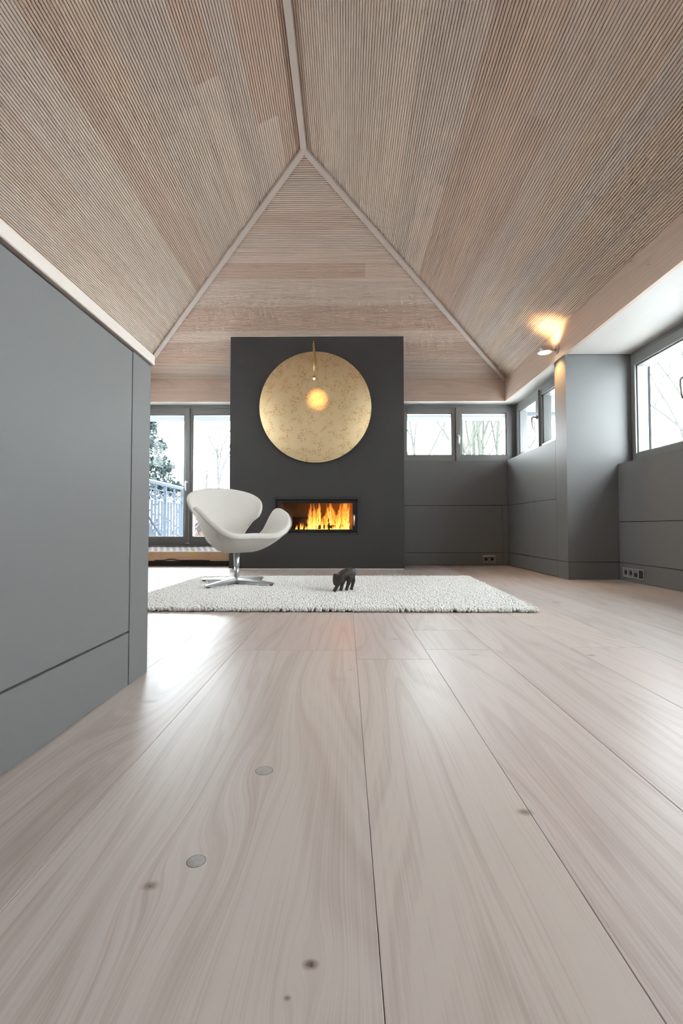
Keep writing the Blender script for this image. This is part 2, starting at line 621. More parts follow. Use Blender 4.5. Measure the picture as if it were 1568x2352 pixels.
# row codes from the ridge down to the eave: list of (colour code, end of that board seen from the hip end)
RROWS = ['k', ('p', 'n'), 'n', 'p', ('n', 'p'), 'n', ('p', 'n'), 'b', 'o', ('b', 'k'), 'k', 't', ('n', 't'), 't', 'k', 't']
LROWS = ['o', ('w', 3.15, 'o'), 'n', ('p', 2.72, 'b'), ('p', 'n'), ('n', 2.95, 'g'), ('k', 't'), ('b', 'o'), ('w', 3.30, 'p'), ('n', 'k'), ('p', 'k'), ('k', 'n'), ('p', 3.6, 'n'), ('k', 3.0, 't'), 'n', 'k']
BROWS = ['k', 'n', 'p', 'k', 'n', 'p', ('k', 'b'), ('p', 'n'), 'n', 'b', ('o', 'b'), 'p', 'b', ('k', 'o'), 'p', 'n']
rc = random.Random(11)


def jit(code):
    t = PAL[code]
    k = rc.uniform(0.96, 1.04)
    return tuple((1 + (c - 1) * .8) * k for c in t)


for j in range(NROW):
    s0 = SLOPE_LEN - (j + 1) * BW            # rows counted from the ridge
    if s0 < -BW:
        continue
    for side in 'RL':
        row = (RROWS if side == 'R' else LROWS)[min(j, 15)]
        cuts, codes = [], []
        if isinstance(row, str):
            codes = [row]
        else:
            for it in row:
                (codes if isinstance(it, str) else cuts).append(it)
        while len(cuts) < len(codes) - 1:
            cuts.append(rc.uniform(1.6, 3.6))
        if len(codes) == 1 and j > 3:
            cuts = [rc.uniform(-0.4, 1.0)]
            codes = codes * 2
        ends = [6.2] + cuts + [YN]
        for k, code in enumerate(codes):
            y1, y0 = ends[k], ends[k + 1]
            if s0 < 0:
                pass
            if side == 'R':
                reed_board(max(s0, 0.0) if s0 < 0 else s0, y0 + 0.0003, y1 - 0.0003, placeR, lambda s: (-99, YB - s * ca), jit(code))
            else:
                reed_board(max(s0, 0.0) if s0 < 0 else s0, -y1 + 0.0003, -y0 - 0.0003, placeL, lambda s: (-(YB - s * ca), 99), jit(code))
    row = BROWS[min(j, 15)]
    codes = [row] if isinstance(row, str) else list(row)
    ends = [-3.5] + ([rc.uniform(-0.6, 0.9)] if len(codes) > 1 else []) + [3.5]
    for k, code in enumerate(codes):
        reed_board(max(s0, 0.0) if s0 < 0 else s0, ends[k], ends[k + 1], placeB, lambda s: (-(XR - s * ca), -(XL + s * ca)), jit(code))

# ceiling of the part of the room behind the camera
for side, place in (('R', placeR), ('L', placeL)):
    a0, a1 = (YREAR, YN) if side == 'R' else (-YN, -YREAR)
    vs = [place(a0, 0, 0), place(a1, 0, 0), place(a1, SLOPE_LEN, 0), place(a0, SLOPE_LEN, 0)]
    vs += [place(a0, 0, -.012), place(a1, 0, -.012), place(a1, SLOPE_LEN, -.012), place(a0, SLOPE_LEN, -.012)]
    mesh_obj('ceiling_panel', vs, [(0, 1, 2, 3), (7, 6, 5, 4), (0, 4, 5, 1), (1, 5, 6, 2), (2, 6, 7, 3), (3, 7, 4, 0)], M['fascia_y'], ceiling)


def strip(name, p0, p1, up, w, th, mat, lift=0.0):
    """a batten from p0 to p1, w wide, th thick, hanging `lift` below the line; local x along it"""
    p0, p1, up = Vector(p0), Vector(p1), Vector(up).normalized()
    d = p1 - p0
    L = d.length
    d.normalize()
    sd = up.cross(d).normalized()
    up = d.cross(sd)
    bm = bmesh.new()
    add_box(bm, -L / 2, L / 2, -w / 2, w / 2, -th, 0, bevel=0.002)
    bmesh.ops.recalc_face_normals(bm, faces=bm.faces[:])
    me = bpy.data.meshes.new(name)
    bm.to_mesh(me)
    bm.free()
    me.materials.append(mat)
    o = bpy.data.objects.new(name, me)
    COL.objects.link(o)
    m = Matrix((d, sd, up)).transposed().to_4x4()
    m.translation = (p0 + p1) / 2 - up * lift
    o.matrix_world = m
    tag(o, kind='structure')
    return o


strip('trim_1', (XM, YA - 0.025, ZR), (XM, YN, ZR), (0, 0, 1), 0.044, 0.030, M['trim'], 0.022)             # ridge
hipR = (Vector((-sa, 0, -ca)) + Vector((0, -sa, -ca))) * -1
hipL = (Vector((sa, 0, -ca)) + Vector((0, -sa, -ca))) * -1
strip('trim_2', (XR - .004, YB - .004, ZE + .002), (XM, YA, ZR), hipR, 0.046, 0.026, M['trim'], 0.006)
strip('trim_3', (XL + .004, YB - .004, ZE + .002), (XM, YA, ZR), hipL, 0.046, 0.026, M['trim'], 0.006)

# fascias and soffits
tag(box('trim_4', (XL - .03, XR + .03, YB, YB + .03, ZS, ZE + 0.01), M['fascia']), kind='structure')
tag(box('trim_5', (XR, XR + .03, YREAR, YB - .0005, ZS, ZE + 0.01), M['fascia_y']), kind='structure')
tag(box('trim_6', (XL - .03, XL, YREAR, YB - .0005, ZS, ZE + 0.01), M['fascia_y']), kind='structure')
M['soffit_x'] = wood('soffit_wood_crosswise', 'X', (0.72, 0.68, 0.63), (0.60, 0.55, 0.50), rough=0.5, ring=0.15, streak=0.25, across=7.0, along=0.5)
tag(box('trim_7', (XR + .031, 2.64, -2.2, 4.209, ZS + .003, ZS + .03), M['soffit']), kind='structure')
tag(box('trim_8', (XR + .031, 2.30, 4.4605, 5.795, ZS + .003, ZS + .03), M['soffit']), kind='structure')
tag(box('trim_9', (-2.95, 2.30, YB + .031, 6.12, ZS + .003, ZS + .03), M['soffit_x']), kind='structure')

# ------------------------------------------------------------------ walls and panelling
XP, YP, XN = 1.955, 5.755, 2.40            # panel faces: side wall, back wall, niche
PT = 0.016
wall_back = boxes('wall_back', [(0.62, 2.32, YP + .010, 6.12, 0, 1.262), (-1.30, 0.66, 5.97, 6.12, 0, 2.28)], M['joint'])
tag(wall_back, kind='structure')
BV = 0.0012
for b in ((0.63, XP, YP, YP + PT, 0.726, 1.268), (0.63, 1.886, YP, YP + PT, 0.156, 0.721), (0.63, 1.886, YP, YP + PT, 0.001, 0.151),
          (1.8895, XP, YP, YP + PT, 0.156, 0.7225), (1.8895, XP, YP, YP + PT, 0.001, 0.1535)):
    box('panel', b, M['paint'], wall_back, bevel=BV)
box('window_ledge', (0.63, 2.20, YP + PT, 6.06, 1.25, 1.268), M['paint'], wall_back)

wall_right = boxes('wall_right', [(XP + .010, 2.32, 4.455, 5.90, 0, 1.270), (XP + .010, 2.52, 4.222, 4.455, 0, 2.28), (XN + .010, 2.74, -2.2, 4.205, 0, 1.010),
                                  (1.975, 2.75, YREAR, -2.2, 0, 2.2), (2.545, 2.74, -2.2, -0.575, 1.010, 2.2)], M['joint'])
tag(wall_right, kind='structure')
for b in ((XP, XP + PT, 4.4365, YP - .002, 0.727, 1.277), (XP, XP + PT, 5.115, YP - .002, 0.157, 0.722), (XP, XP + PT, 4.4365, 5.1135, 0.157, 0.722),
          (XP, XP + PT, 5.115, YP - .002, 0.006, 0.152), (XP, XP + PT, 4.4365, 5.1135, 0.006, 0.152),
          (XP, XP + PT, 4.2256, 4.432, 0.157, ZS - .001), (XP, XP + PT, 4.2256, 4.432, 0.001, 0.152),
          (XP, 2.56, 4.2095, 4.2255, 0.157, ZS - .001), (XP, 2.56, 4.2095, 4.2255, 0.001, 0.152)):
    box('panel', b, M['paint'], wall_right, bevel=0.0 if 4.2 < b[2] < 4.23 else BV)
for y1, y0 in ((4.2045, 2.62), (2.616, 1.0), (0.996, -0.6), (-0.604, -2.2)):
    for z0, z1 in ((0.511, 1.020), (0.157, 0.506), (0.001, 0.152)):
        box('panel', (XN, XN + PT, y0, y1, z0, z1), M['paint'], wall_right, bevel=BV)
box('window_ledge', (XP + PT, 2.26, 4.4365, 5.9, 1.262, 1.277), M['paint'], wall_right)
box('panel', (2.53, 2.5445, -2.2, -0.5755, 1.021, ZS), M['paint'], wall_right)
box('window_ledge', (XN + PT, 2.66, -2.2, 4.2045, 1.004, 1.020), M['paint'], wall_right)

tag(boxes('wall_left', [(-2.97, -2.80, YREAR, 6.12, 0, 1.27), (-2.97, -2.80, YREAR, 2.2, 1.27, 2.3), (-2.97, -2.80, 5.2, 6.12, 1.27, 2.3), (-2.97, -2.80, 2.2, 5.2, 2.003, 2.3)], M['paint']), kind='structure')
wr = mesh_obj('wall_rear', [(-2.97, YREAR, 0), (2.75, YREAR, 0), (2.75, YREAR, 2.0), (XM, YREAR, 3.5), (-2.97, YREAR, 2.0),
                            (-2.97, YREAR - .15, 0), (2.75, YREAR - .15, 0), (2.75, YREAR - .15, 2.0), (XM, YREAR - .15, 3.5), (-2.97, YREAR - .15, 2.0)],
              [(0, 1, 2, 3, 4), (9, 8, 7, 6, 5), (0, 5, 6, 1), (1, 6, 7, 2), (2, 7, 8, 3), (3, 8, 9, 4), (4, 9, 5, 0)], M['wall'])
tag(wr, kind='structure')


tag(box('trim_12', (2.247, 2.28, 5.95, 6.12, -0.2, 2.02), M['reveal']), kind='structure')
tag(box('trim_14', (2.127, 2.2465, 5.9465, 6.07, 1.262, 2.003), M['frame']), kind='structure')
tag(box('trim_13', (2.521, 2.645, 4.2265, 4.458, -0.2, 2.02), M['reveal']), kind='structure')


# ------------------------------------------------------------------ windows
class Win:
    """orient 'B': the plane Y = p, u = X, outward +Y;  'R': the plane X = p, u = Y, outward +X"""

    def __init__(self, name, orient, p):
        self.o, self.p = orient, p
        self.root = None
        self.name = name

    def bx(self, u0, u1, z0, z1, n0, n1):
        if self.o == 'B':
            return (u0, u1, self.p + n0, self.p + n1, z0, z1)
        return (self.p + n0, self.p + n1, u0, u1, z0, z1)

    def start(self, u0, u1, z0, z1, fw, fb=None):
        fb = fw if fb is None else fb
        self.root = boxes(self.name, [self.bx(u0, u0 + fw, z0, z1, 0, .12), self.bx(u1 - fw, u1, z0, z1, 0, .12),
                                      self.bx(u0 + fw, u1 - fw, z1 - fw, z1, 0, .12), self.bx(u0 + fw, u1 - fw, z0, z0 + fb, 0, .12)], M['frame'], bevel=0.001)
        tag(self.root, kind='structure')

    def sash(self, u0, u1, z0, z1, g0, g1, h0, h1, proud=0.014):
        """outer rectangle u0..u1 x z0..z1, glass g0..g1 x h0..h1"""
        bm = bmesh.new()
        # main profile, then a stepped glazing bead
        for a0, a1, c0, c1, n0, n1, w in ((u0, u1, z0, z1, -proud, .088, .012), ):
            gi0, gi1, hi0, hi1 = g0 - w, g1 + w, h0 - w, h1 + w
            for r in ((a0, gi0, c0, c1), (gi1, a1, c0, c1), (gi0, gi1, hi1, c1), (gi0, gi1, c0, hi0)):
                add_box(bm, *self.bx(r[0], r[1], r[2], r[3], n0, n1), bevel=0.0015)
        w = .012
        for r in ((g0 - w, g0, h0 - w, h1 + w), (g1, g1 + w, h0 - w, h1 + w), (g0, g1, h1, h1 + w), (g0, g1, h0 - w, h0)):
            add_box(bm, *self.bx(r[0], r[1], r[2], r[3], 0.004, .088), bevel=0.001)
        s = bm_obj('sash', bm, M['frame'], self.root)
        box('pane', self.bx(g0 - .002, g1 + .002, h0 - .002, h1 + .002, .052, .058), M['glass'], s)
        return s

    def pt(self, u, z, n):
        return (u, self.p + n, z) if self.o == 'B' else (self.p + n, u, z)

    def handle(self, parent, u, z, n, mat, size=1.0, flip=1):
        bm = bmesh.new()
        ax = 'Y' if self.o == 'B' else 'X'
        add_lathe(bm, [(0, n), (.017 * size, n), (.017 * size, n - .006), (.012 * size, n - .010), (.008, n - .012), (.007, n - .038), (0, n - .038)], self.pt(u, z, 0), ax, 16)
        path = [self.pt(u, z + .004, n - .030), self.pt(u, z + .002, n - .046), self.pt(u, z - .012, n - .056), self.pt(u, z - .045 * size, n - .058),
                self.pt(u, z - .085 * size, n - .052), self.pt(u, z - .118 * size, n - .044)]
        add_tube(bm, path, [.0075, .008, .008, .0075, .007, .006], 8)
        return bm_obj('handle', bm, mat, parent, smooth=True)


w = Win('window_1', 'B', 5.950)                                  # pair of windows on the back wall
w.start(0.655, 2.126, 1.262, 2.003, 0.045, 0.03)
w.sash(0.700, 1.392, 1.290, 1.957, 0.770, 1.322, 1.372, 1.886)
s = w.sash(1.432, 2.085, 1.290, 1.957, 1.460, 2.001, 1.372, 1.886)
box('astragal', w.bx(1.374, 1.4315, 1.270, 1.957, -.030, .02), M['frame'], s, bevel=.002)
w.handle(s, 1.403, 1.605, -.030, M['steel'])

w = Win('window_2', 'B', 5.950)                                  # terrace door on the left
w.start(-2.80, -1.30, 0.215, 2.003, 0.042, 0.045)
s = w.sash(-2.757, -2.022, 0.259, 1.964, -2.690, -2.053, 0.345, 1.877)
box('astragal', w.bx(-2.022, -1.972, 0.262, 1.964, -.026, .02), M['frame'], s, bevel=.002)
w.handle(s, -2.000, 1.030, -.026, M['steel'])
w.sash(-1.970, -1.345, 0.259, 1.964, -1.931, -1.40, 0.345, 1.877, proud=0.004)

w = Win('window_3', 'R', 2.126)                                  # pair of windows on the side wall
w.start(4.458, 5.945, 1.270, 2.003, 0.045, 0.03)
w.sash(5.225, 5.900, 1.295, 1.957, 5.285, 5.800, 1.372, 1.880, proud=0.004)
s = w.sash(4.505, 5.168, 1.295, 1.957, 4.570, 5.105, 1.372, 1.880)
box('astragal', w.bx(5.150, 5.224, 1.285, 1.957, -.035, .02), M['frame'], s, bevel=.002)
w.handle(s, 5.187, 1.665, -.035, M['bronze'], 1.15)

w = Win('window_4', 'R', 2.530)                                  # long window of the niche
w.start(-0.575, 4.2045, 1.008, 2.003, 0.045, 0.04)
P0 = 0.785
y = 4.1585
k = 0
while y - 0.70 > -0.54:
    hi = y
    lo = y - 0.700
    s = w.sash(lo, hi, 1.045, 1.957, lo + .075, hi - .042 - .03 * (k % 2), 1.113, 1.868)
    if k % 2 == 0:
        box('astragal', w.bx(lo - .052, lo + .002, 1.04, 1.957, -.030, .02), M['frame'], s, bevel=.002)
        w.handle(s, lo - .012 + .035, 1.56, -.016, M['bronze'], 1.3)
    y = lo - 0.052 if k % 2 == 0 else lo - 0.04
    k += 1

w = Win('window_added_fill', 'R', -2.925)                                  # unseen window band, added in the left wall for light on the right panels
w.start(2.2005, 5.1995, 1.2705, 2.0025, 0.045, 0.03)
for k in range(4):
    u = 2.247 + k * .727
    w.sash(u, u + .722, 1.302, 1.957, u + .06, u + .662, 1.372, 1.880, proud=0.0)

# ------------------------------------------------------------------ stair parapet on the left
PX = -0.637
par = empty('stair_parapet', (PX - .06, 0.5, 0), 'low grey panelled stair parapet with pale wooden cap at the left edge', 'parapet')
box('core', (PX - .118, PX - .010, -1.2, 1.520, 0.0, 0.985), M['joint'], par)
box('panel', (PX - .014, PX, -1.2, 1.3945, 0.1585, 0.986), M['paint'], par, bevel=.0012)
box('base_panel', (PX - .014, PX, -1.2, 1.3945, 0.003, 0.1535), M['paint'], par, bevel=.0012)
boxes('end_post', [(PX - .120, PX, 1.4000, 1.5275, 0.0, 0.990)], M['paint'], par, bevel=.0012)
box('rear_panel', (PX - .132, PX - .1185, -1.2, 1.3945, 0.003, 0.986), M['paint'], par, bevel=.0012)
box('cap', (PX - .150, PX + .012, -1.2, 1.5300, 0.990, 1.0225), M['cap'], par, bevel=.002)

# ------------------------------------------------------------------ fireplace in the chimney breast
CX0, CX1 = -1.276, 0.632
fp = empty('fireplace', (-0.32, YF + .2, 0), 'dark anthracite chimney breast with a wide glazed fireplace insert', 'fireplace')
OX0, OX1, OZ0, OZ1 = -0.803, 0.153, 0.381, 0.792
surround = [(CX0, OX0, YF, 5.96, 0.014, 2.78), (OX1, CX1, YF, 5.96, 0.014, 2.78), (OX0, OX1, YF, 5.96, OZ1, 2.78), (OX0, OX1, YF, 5.96, 0.014, OZ0), (OX0, OX1, 5.70, 5.96, OZ0, OZ1)]
boxes('surround', surround, M['anthracite'], fp)
box('plinth', (CX0 + .03, CX1 - .004, YF + .004, 5.90, 0.0, 0.014), M['cap'], fp)
boxes('outer_frame', [(OX0, OX0 + .030, YF - .004, YF + .05, OZ0, OZ1), (OX1 - .030, OX1, YF - .004, YF + .05, OZ0, OZ1),
                      (OX0 + .03, OX1 - .03, YF - .004, YF + .05, OZ1 - .028, OZ1), (OX0 + .03, OX1 - .03, YF - .004, YF + .05, OZ0, OZ0 + .022)], M['dark_metal'], fp, bevel=.002)
GX0, GX1, GZ0, GZ1 = -0.712, 0.068, 0.437, 0.722
D0 = [OX0 + .036, OX1 - .036, OZ0 + .027, OZ1 - .034]
door = boxes('stove_door', [(D0[0], GX0, YF + .006, YF + .036, D0[2], D0[3]), (GX1, D0[1], YF + .006, YF + .036, D0[2], D0[3]),
                            (GX0, GX1, YF + .006, YF + .036, GZ1, D0[3]), (GX0, GX1, YF + .006, YF + .036, D0[2], GZ0)], M['black_metal'], fp, bevel=.003)
box('fire_glass', (GX0 - .004, GX1 + .004, YF + .020, YF + .024, GZ0 - .004, GZ1 + .004), glass_mat('sooty_glass', (0.93, 0.86, 0.80), 0.03), door)
tube('door_handle', [(0.087, YF + .004, 0.592), (0.087, YF - .018, 0.586), (0.087, YF - .022, 0.570), (0.087, YF - .022, 0.498), (0.087, YF - .018, 0.482), (0.087, YF + .004, 0.478)], .009, M['steel'], door)
M['lining'] = plain('firebox_lining', (0.27, 0.19, 0.145), 0.9, noise=0.35, nscale=14)
fb = boxes('firebox', [(OX0 + .031, OX1 - .031, 5.62, 5.699, OZ0 + .001, OZ1 - .001), (OX0 + .001, OX0 + .060, YF + .052, 5.62, OZ0 + .001, OZ1 - .001), (OX1 - .060, OX1 - .001, YF + .052, 5.62, OZ0 + .001, OZ1 - .001),
                       (OX0 + .06, OX1 - .06, YF + .052, 5.62, OZ0 + .001, OZ0 + .052), (OX0 + .06, OX1 - .06, YF + .052, 5.62, OZ1 - .05, OZ1 - .001)], M['lining'], fp)

# logs
M['char'] = plain('charred_wood', (0.06, 0.035, 0.022), 0.95, noise=0.6, nscale=50, bump=0.6)


def log(p0, p1, r, label):
    p0, p1 = Vector(p0), Vector(p1)
    rl = random.Random(int(p0.x * 1000))
    pts = [p0.lerp(p1, t / 7) + Vector((0, rl.uniform(-.004, .004), rl.uniform(-.004, .004))) for t in range(8)]
    o = tube('log', pts, [r * rl.uniform(.9, 1.08) for _ in pts], M['char'], None, 9)
    tag(o, label, 'log', 'logs burning in the fireplace')


log((-0.62, 5.50, 0.505), (-0.14, 5.53, 0.505), .068, 'thick charred log lying at the back of the fireplace')
log((-0.40, 5.42, 0.462), (0.00, 5.41, 0.462), .024, 'thin charred log lying in front inside the fireplace')


# flames
def flame_mat():
    g = N('flame')
    t = g.t
    t.nodes.remove(g.b)
    tc = g.n('ShaderNodeTexCoord')
    sep = g.n('ShaderNodeSeparateXYZ')
    g.l(tc.outputs['Generated'], sep.inputs[0])
    h = sep.outputs[2]
    mp = g.n('ShaderNodeMapping')
    mp.inputs['Scale'].default_value = (46, 46, 9)
    g.l(tc.outputs['Object'], mp.inputs[0])
    nz = g.noise(mp.outputs[0], 1.0, 4, 0.6, 1.0)
    rad = g.math('ABSOLUTE', g.math('SUBTRACT', sep.outputs[0], 0.5))
    k = g.math('ADD', g.math('MULTIPLY', h, 0.62), g.math('MULTIPLY', g.math('SUBTRACT', nz, 0.5), 1.5))
    k = g.math('ADD', k, g.math('MULTIPLY', rad, 0.9))
    col = g.ramp(k, [(0.0, (1.0, 0.62, 0.16)), (0.30, (1.0, 0.50, 0.09)), (0.60, (1.0, 0.28, 0.03)), (1.0, (0.9, 0.09, 0.01))])
    em = t.nodes.new('ShaderNodeEmission')
    g.l(col, em.inputs[0])
    g.l(g.math('MULTIPLY', g.ramp(k, [(0.0, 1.0), (0.30, 0.50), (0.65, 0.20), (1.0, 0.10)]), 6.0), em.inputs[1])
    tr = t.nodes.new('ShaderNodeBsdfTransparent')
    mx = t.nodes.new('ShaderNodeMixShader')
    al = g.ramp(g.math('ADD', nz, g.math('MULTIPLY', h, -0.34)), [(0.16, 0.0), (0.50, 0.62)])
    g.l(al, mx.inputs[0])
    g.l(tr.outputs[0], mx.inputs[1])
    g.l(em.outputs[0], mx.inputs[2])
    g.l(mx.outputs[0], g.out.inputs[0])
    return g.m


M['flame'] = flame_mat()
fire = empty('fire', (-0.2, 5.44, 0.437), 'bright orange and yellow fire burning behind the stove glass', 'fire')
rfl = random.Random(21)
FL = [(-0.50, 5.34, .075, .020, 0), (-0.46, 5.40, .05, .012, 1), (-0.42, 5.36, .17, .022, 0), (-0.37, 5.40, .27, .040, -.2), (-0.35, 5.37, .23, .030, .3), (-0.31, 5.44, .28, .032, -.3),
      (-0.28, 5.35, .12, .022, .4), (-0.22, 5.37, .10, .020, -.3), (-0.24, 5.48, .26, .030, .5), (-0.17, 5.42, .26, .032, -.5), (-0.13, 5.47, .29, .040, -.7), (-0.10, 5.37, .20, .030, .5),
      (-0.07, 5.42, .31, .050, .6), (-0.03, 5.46, .30, .048, .7), (-0.02, 5.38, .27, .036, .9), (0.00, 5.44, .25, .034, .5), (-0.14, 5.34, .07, .015, .2), (-0.05, 5.33, .08, .016, -.2), (-0.56, 5.36, .04, .010, 0), (-0.33, 5.33, .06, .013, .1)]
FL2 = []
for (fx, fy, fh, fr, lean) in FL:
    for q in range(4):
        FL2.append((fx + rfl.uniform(-.7, .7) * fr, fy + rfl.uniform(-.04, .04), fh * rfl.uniform(.55, 1.18), fr * rfl.uniform(.36, .62), lean + rfl.uniform(-.35, .35)))
for (fx, fy, fh, fr, lean) in FL2:
    bm = bmesh.new()
    ph = rfl.uniform(0, 6)
    pts, rad = [], []
    for i in range(15):
        t = i / 14
        fh_ = fh * 1.28
        pts.append((fx + lean * fh * .35 * t * t + .016 * math.sin(ph + t * 6) * t, fy + .012 * math.cos(ph + t * 5) * t, 0.437 + fh_ * t))
        rad.append(max(.0008, fr * 1.12 * (math.sin(math.pi * min(1, .20 + t * .80)) ** .75) * (1 - .42 * t)))
    add_tube(bm, pts, rad, 10)
    for v in bm.verts:
        v.co.x += .006 * math.sin(v.co.z * 90 + ph)
        v.co.y = fy + (v.co.y - fy) * .8
    bm_obj('flame', bm, M['flame'], fire, smooth=True)
lf = bpy.data.lights.new('fire_glow', 'POINT')
lf.energy = 5.0
lf.color = (1.0, 0.36, 0.08)
lf.shadow_soft_size = 0.06
lo_ = bpy.data.objects.new('fire_glow', lf)
COL.objects.link(lo_)
lo_.location = (0.0, 5.42, 0.56)

# ------------------------------------------------------------------ gold disc wall lamp
g = N('gold_leaf')
tc = g.n('ShaderNodeTexCoord')
wob = g.n('ShaderNodeTexNoise')
wob.inputs['Scale'].default_value = 13.0
wob.inputs['Detail'].default_value = 4
g.l(tc.outputs['Object'], wob.inputs['Vector'])
vec = g.vmath('ADD', tc.outputs['Object'], g.vmath('SCALE', wob.outputs['Color']))
g.t.nodes[-1].inputs[3].default_value = 0.11
vo = g.n('ShaderNodeTexVoronoi', feature='DISTANCE_TO_EDGE')
vo.inputs['Scale'].default_value = 6.5
g.l(vec, vo.inputs['Vector'])
line = g.math('SUBTRACT', 1.0, g.math('MULTIPLY', vo.outputs['Distance'], 11.0), clamp=True)
msk = g.ramp(g.noise(tc.outputs['Object'], 11, 3), [(0.45, 0.0), (0.56, 1.0)])
fine = g.ramp(g.noise(tc.outputs['Object'], 70, 3, .6), [(0.40, 0.25), (0.52, 1.0)])
crack = g.math('MULTIPLY', g.math('MULTIPLY', line, msk), fine)
cl = g.noise(tc.outputs['Object'], 3.0, 3)
goldc = g.mix(cl, (0.66, 0.50, 0.29), (0.72, 0.575, 0.365))
g.l(g.mix(g.math('MULTIPLY', crack, .95), goldc, (0.40, 0.165, 0.03)), g.b.inputs['Base Color'])
g.b.inputs['Metallic'].default_value = 0.85
g.l(g.math('ADD', g.math('MULTIPLY', cl, .10), .56), g.b.inputs['Roughness'])
g.bump(g.math('ADD', g.math('MULTIPLY', crack, -1.0), g.math('MULTIPLY', g.noise(tc.outputs['Object'], 24, 4), .25)), 0.16, 0.003)
M['gold'] = g.m
DX, DZ, DR, DY = -0.336, 1.772, 0.610, YF - .042
lamp = empty('wall_lamp', (DX, YF, DZ), 'large round gold leaf wall lamp hung on the dark chimney breast', 'wall lamp')
lathe('disc', [(0, 0), (.30, .0), (DR - .002, .0), (DR, .002), (DR, .020), (DR - .03, .024), (0, .024)], (DX, DY, DZ), M['gold'], lamp, axis='Y', n=128)
lathe('wall_mount', [(0, .024), (.16, .024), (.16, .0415), (0, .0415)], (DX, DY, DZ), M['black_metal'], lamp, axis='Y', n=24)
BXY = (-0.324, 4.75, 1.961)
arm = tube('arm', [(-0.329, DY + .004, 2.236), (-0.330, DY - .03, 2.242), (-0.332, 4.95, 2.310), (-0.3335, 4.80, 2.345), (-0.334, 4.765, 2.346), (-0.333, 4.748, 2.330), (-0.331, 4.745, 2.28), (-0.327, 4.748, 2.12), (-0.3245, 4.75, 1.985)],
           [.0075, .0078, .008, .0085, .0088, .0088, .0085, .0082, .0080], M['brass'], lamp, 10)
lathe('socket_cup', [(0, .030), (.010, .030), (.020, .020), (.026, .002), (.024, .001), (.017, .018), (0, .024)], (BXY[0], BXY[1], BXY[2]), M['brass'], arm, axis='Z', n=20)
lathe('bulb', [(0, -.012), (.006, -.010), (.0085, -.003), (.0075, .006), (.004, .016), (0, .016)], (BXY[0], BXY[1] - .0, BXY[2] + .002), emitter('warm_bulb', (1.0, 0.70, 0.36), 30.0), arm, axis='Z', n=14)
sp = bpy.data.lights.new('wall_lamp_beam', 'SPOT')
sp.energy = 9.5
sp.color = (1.0, 0.47, 0.12)
sp.spot_size = math.radians(40)
sp.spot_blend = 1.0
sp.shadow_soft_size = 0.012
so = bpy.data.objects.new('wall_lamp_beam', sp)
COL.objects.link(so)
so.location = (BXY[0], BXY[1] + .012, BXY[2] - .006)
so.rotation_euler = (Vector((DX + .02, DY, 1.86)) - Vector(so.location)).to_track_quat('-Z', 'Y').to_euler()

# ------------------------------------------------------------------ round spot lamps on the fascias


def sconce(x, y, z, s, label):
    root = empty('wall_spotlight', (x, y, z), label, 'spotlight', 'round spotlights on the wooden fascia')
    lathe('mounting_plate', [(0, 0), (.044, 0), (.044, -.006), (.040, -.009), (.012, -.010), (0, -.010)] if s > 0 else [(0, 0), (.044, 0), (.044, .006), (.040, .009), (.012, .010), (0, .010)], (x, y, z), M['nickel'], root, axis='X', n=32)
    lx = x - s * .112
    lz = z - .004
    tube('arm', [(x - s * .008, y, z), (x - s * .056, y, z - .001)], .0085, M['nickel'], root)
    hd = lathe('lamp_head', [(.0555, -.024), (.064, -.026), (.066, -.022), (.066, .022), (.064, .026), (.0555, .024), (.0555, -.024)], (lx, y, lz), M['nickel'], root, n=40)
    em = emitter('lamp_lens', (1.0, 0.80, 0.55), 9.0)
    lathe('lens', [(0, -.030), (.030, -.029), (.050, -.025), (.0555, -.021), (.0555, -.012), (0, -.012)], (lx, y, lz), em, hd, n=40)
    lathe('lens', [(0, .012), (.0555, .012), (.0555, .021), (.050, .025), (0, .029)], (lx, y, lz), em, hd, n=40)
    for up, e, ang in ((1, 16.0, 118), (-1, 30.0, 96)):
        l = bpy.data.lights.new('spotlight_beam', 'SPOT')
        l.energy = e
        l.color = (1.0, 0.55, 0.20)
        l.spot_size = math.radians(ang)
        l.spot_blend = 0.75
        l.shadow_soft_size = 0.03
        lo = bpy.data.objects.new('spotlight_beam', l)
        COL.objects.link(lo)
        lo.location = (lx, y, lz + up * .036)
        lo.rotation_euler = (math.radians(180 if up > 0 else 0), math.radians((24 if up > 0 else 18) * s * up), 0)
    return root


sconce(XR, 4.337, 2.095, 1, 'round nickel spotlight glowing warm on the wooden fascia above the grey pillar')
sconce(XL, 4.05, 2.095, -1, 'round nickel spotlight on the left fascia hidden behind the stair parapet')

# ------------------------------------------------------------------ sockets
M['sock'] = plain('grey_socket_plastic', (0.27, 0.26, 0.25), 0.35)
M['sockdark'] = plain('socket_recess', (0.010, 0.010, 0.010), 0.5)
so1 = empty('power_socket', (1.72, YP, .075), 'double grey power socket low on the back wall base panel', 'socket')
boxes('frame', [(1.645, 1.797, YP - .008, YP + .001, .033, .043), (1.645, 1.797, YP - .008, YP + .001, .108, .1090), (1.645, 1.652, YP - .008, YP + .001, .043, .108),
                (1.790, 1.797, YP - .008, YP + .001, .043, .108), (1.7185, 1.7235, YP - .0065, YP + .001, .043, .108)], M['sock'], so1, bevel=.001)
for cx in (1.6852, 1.7568):
    lathe('socket_insert', [(.0325, -.006), (.0195, -.006), (.0190, .0), (0, .0)], (cx, YP - .0012, .0755), M['sock'], so1, axis='Y', n=4 if False else 32)
    lathe('recess', [(0, -.0022), (.0193, -.0022), (.0193, -.0005), (0, -.0005)], (cx, YP - .0012, .0755), M['sockdark'], so1, axis='Y', n=24)
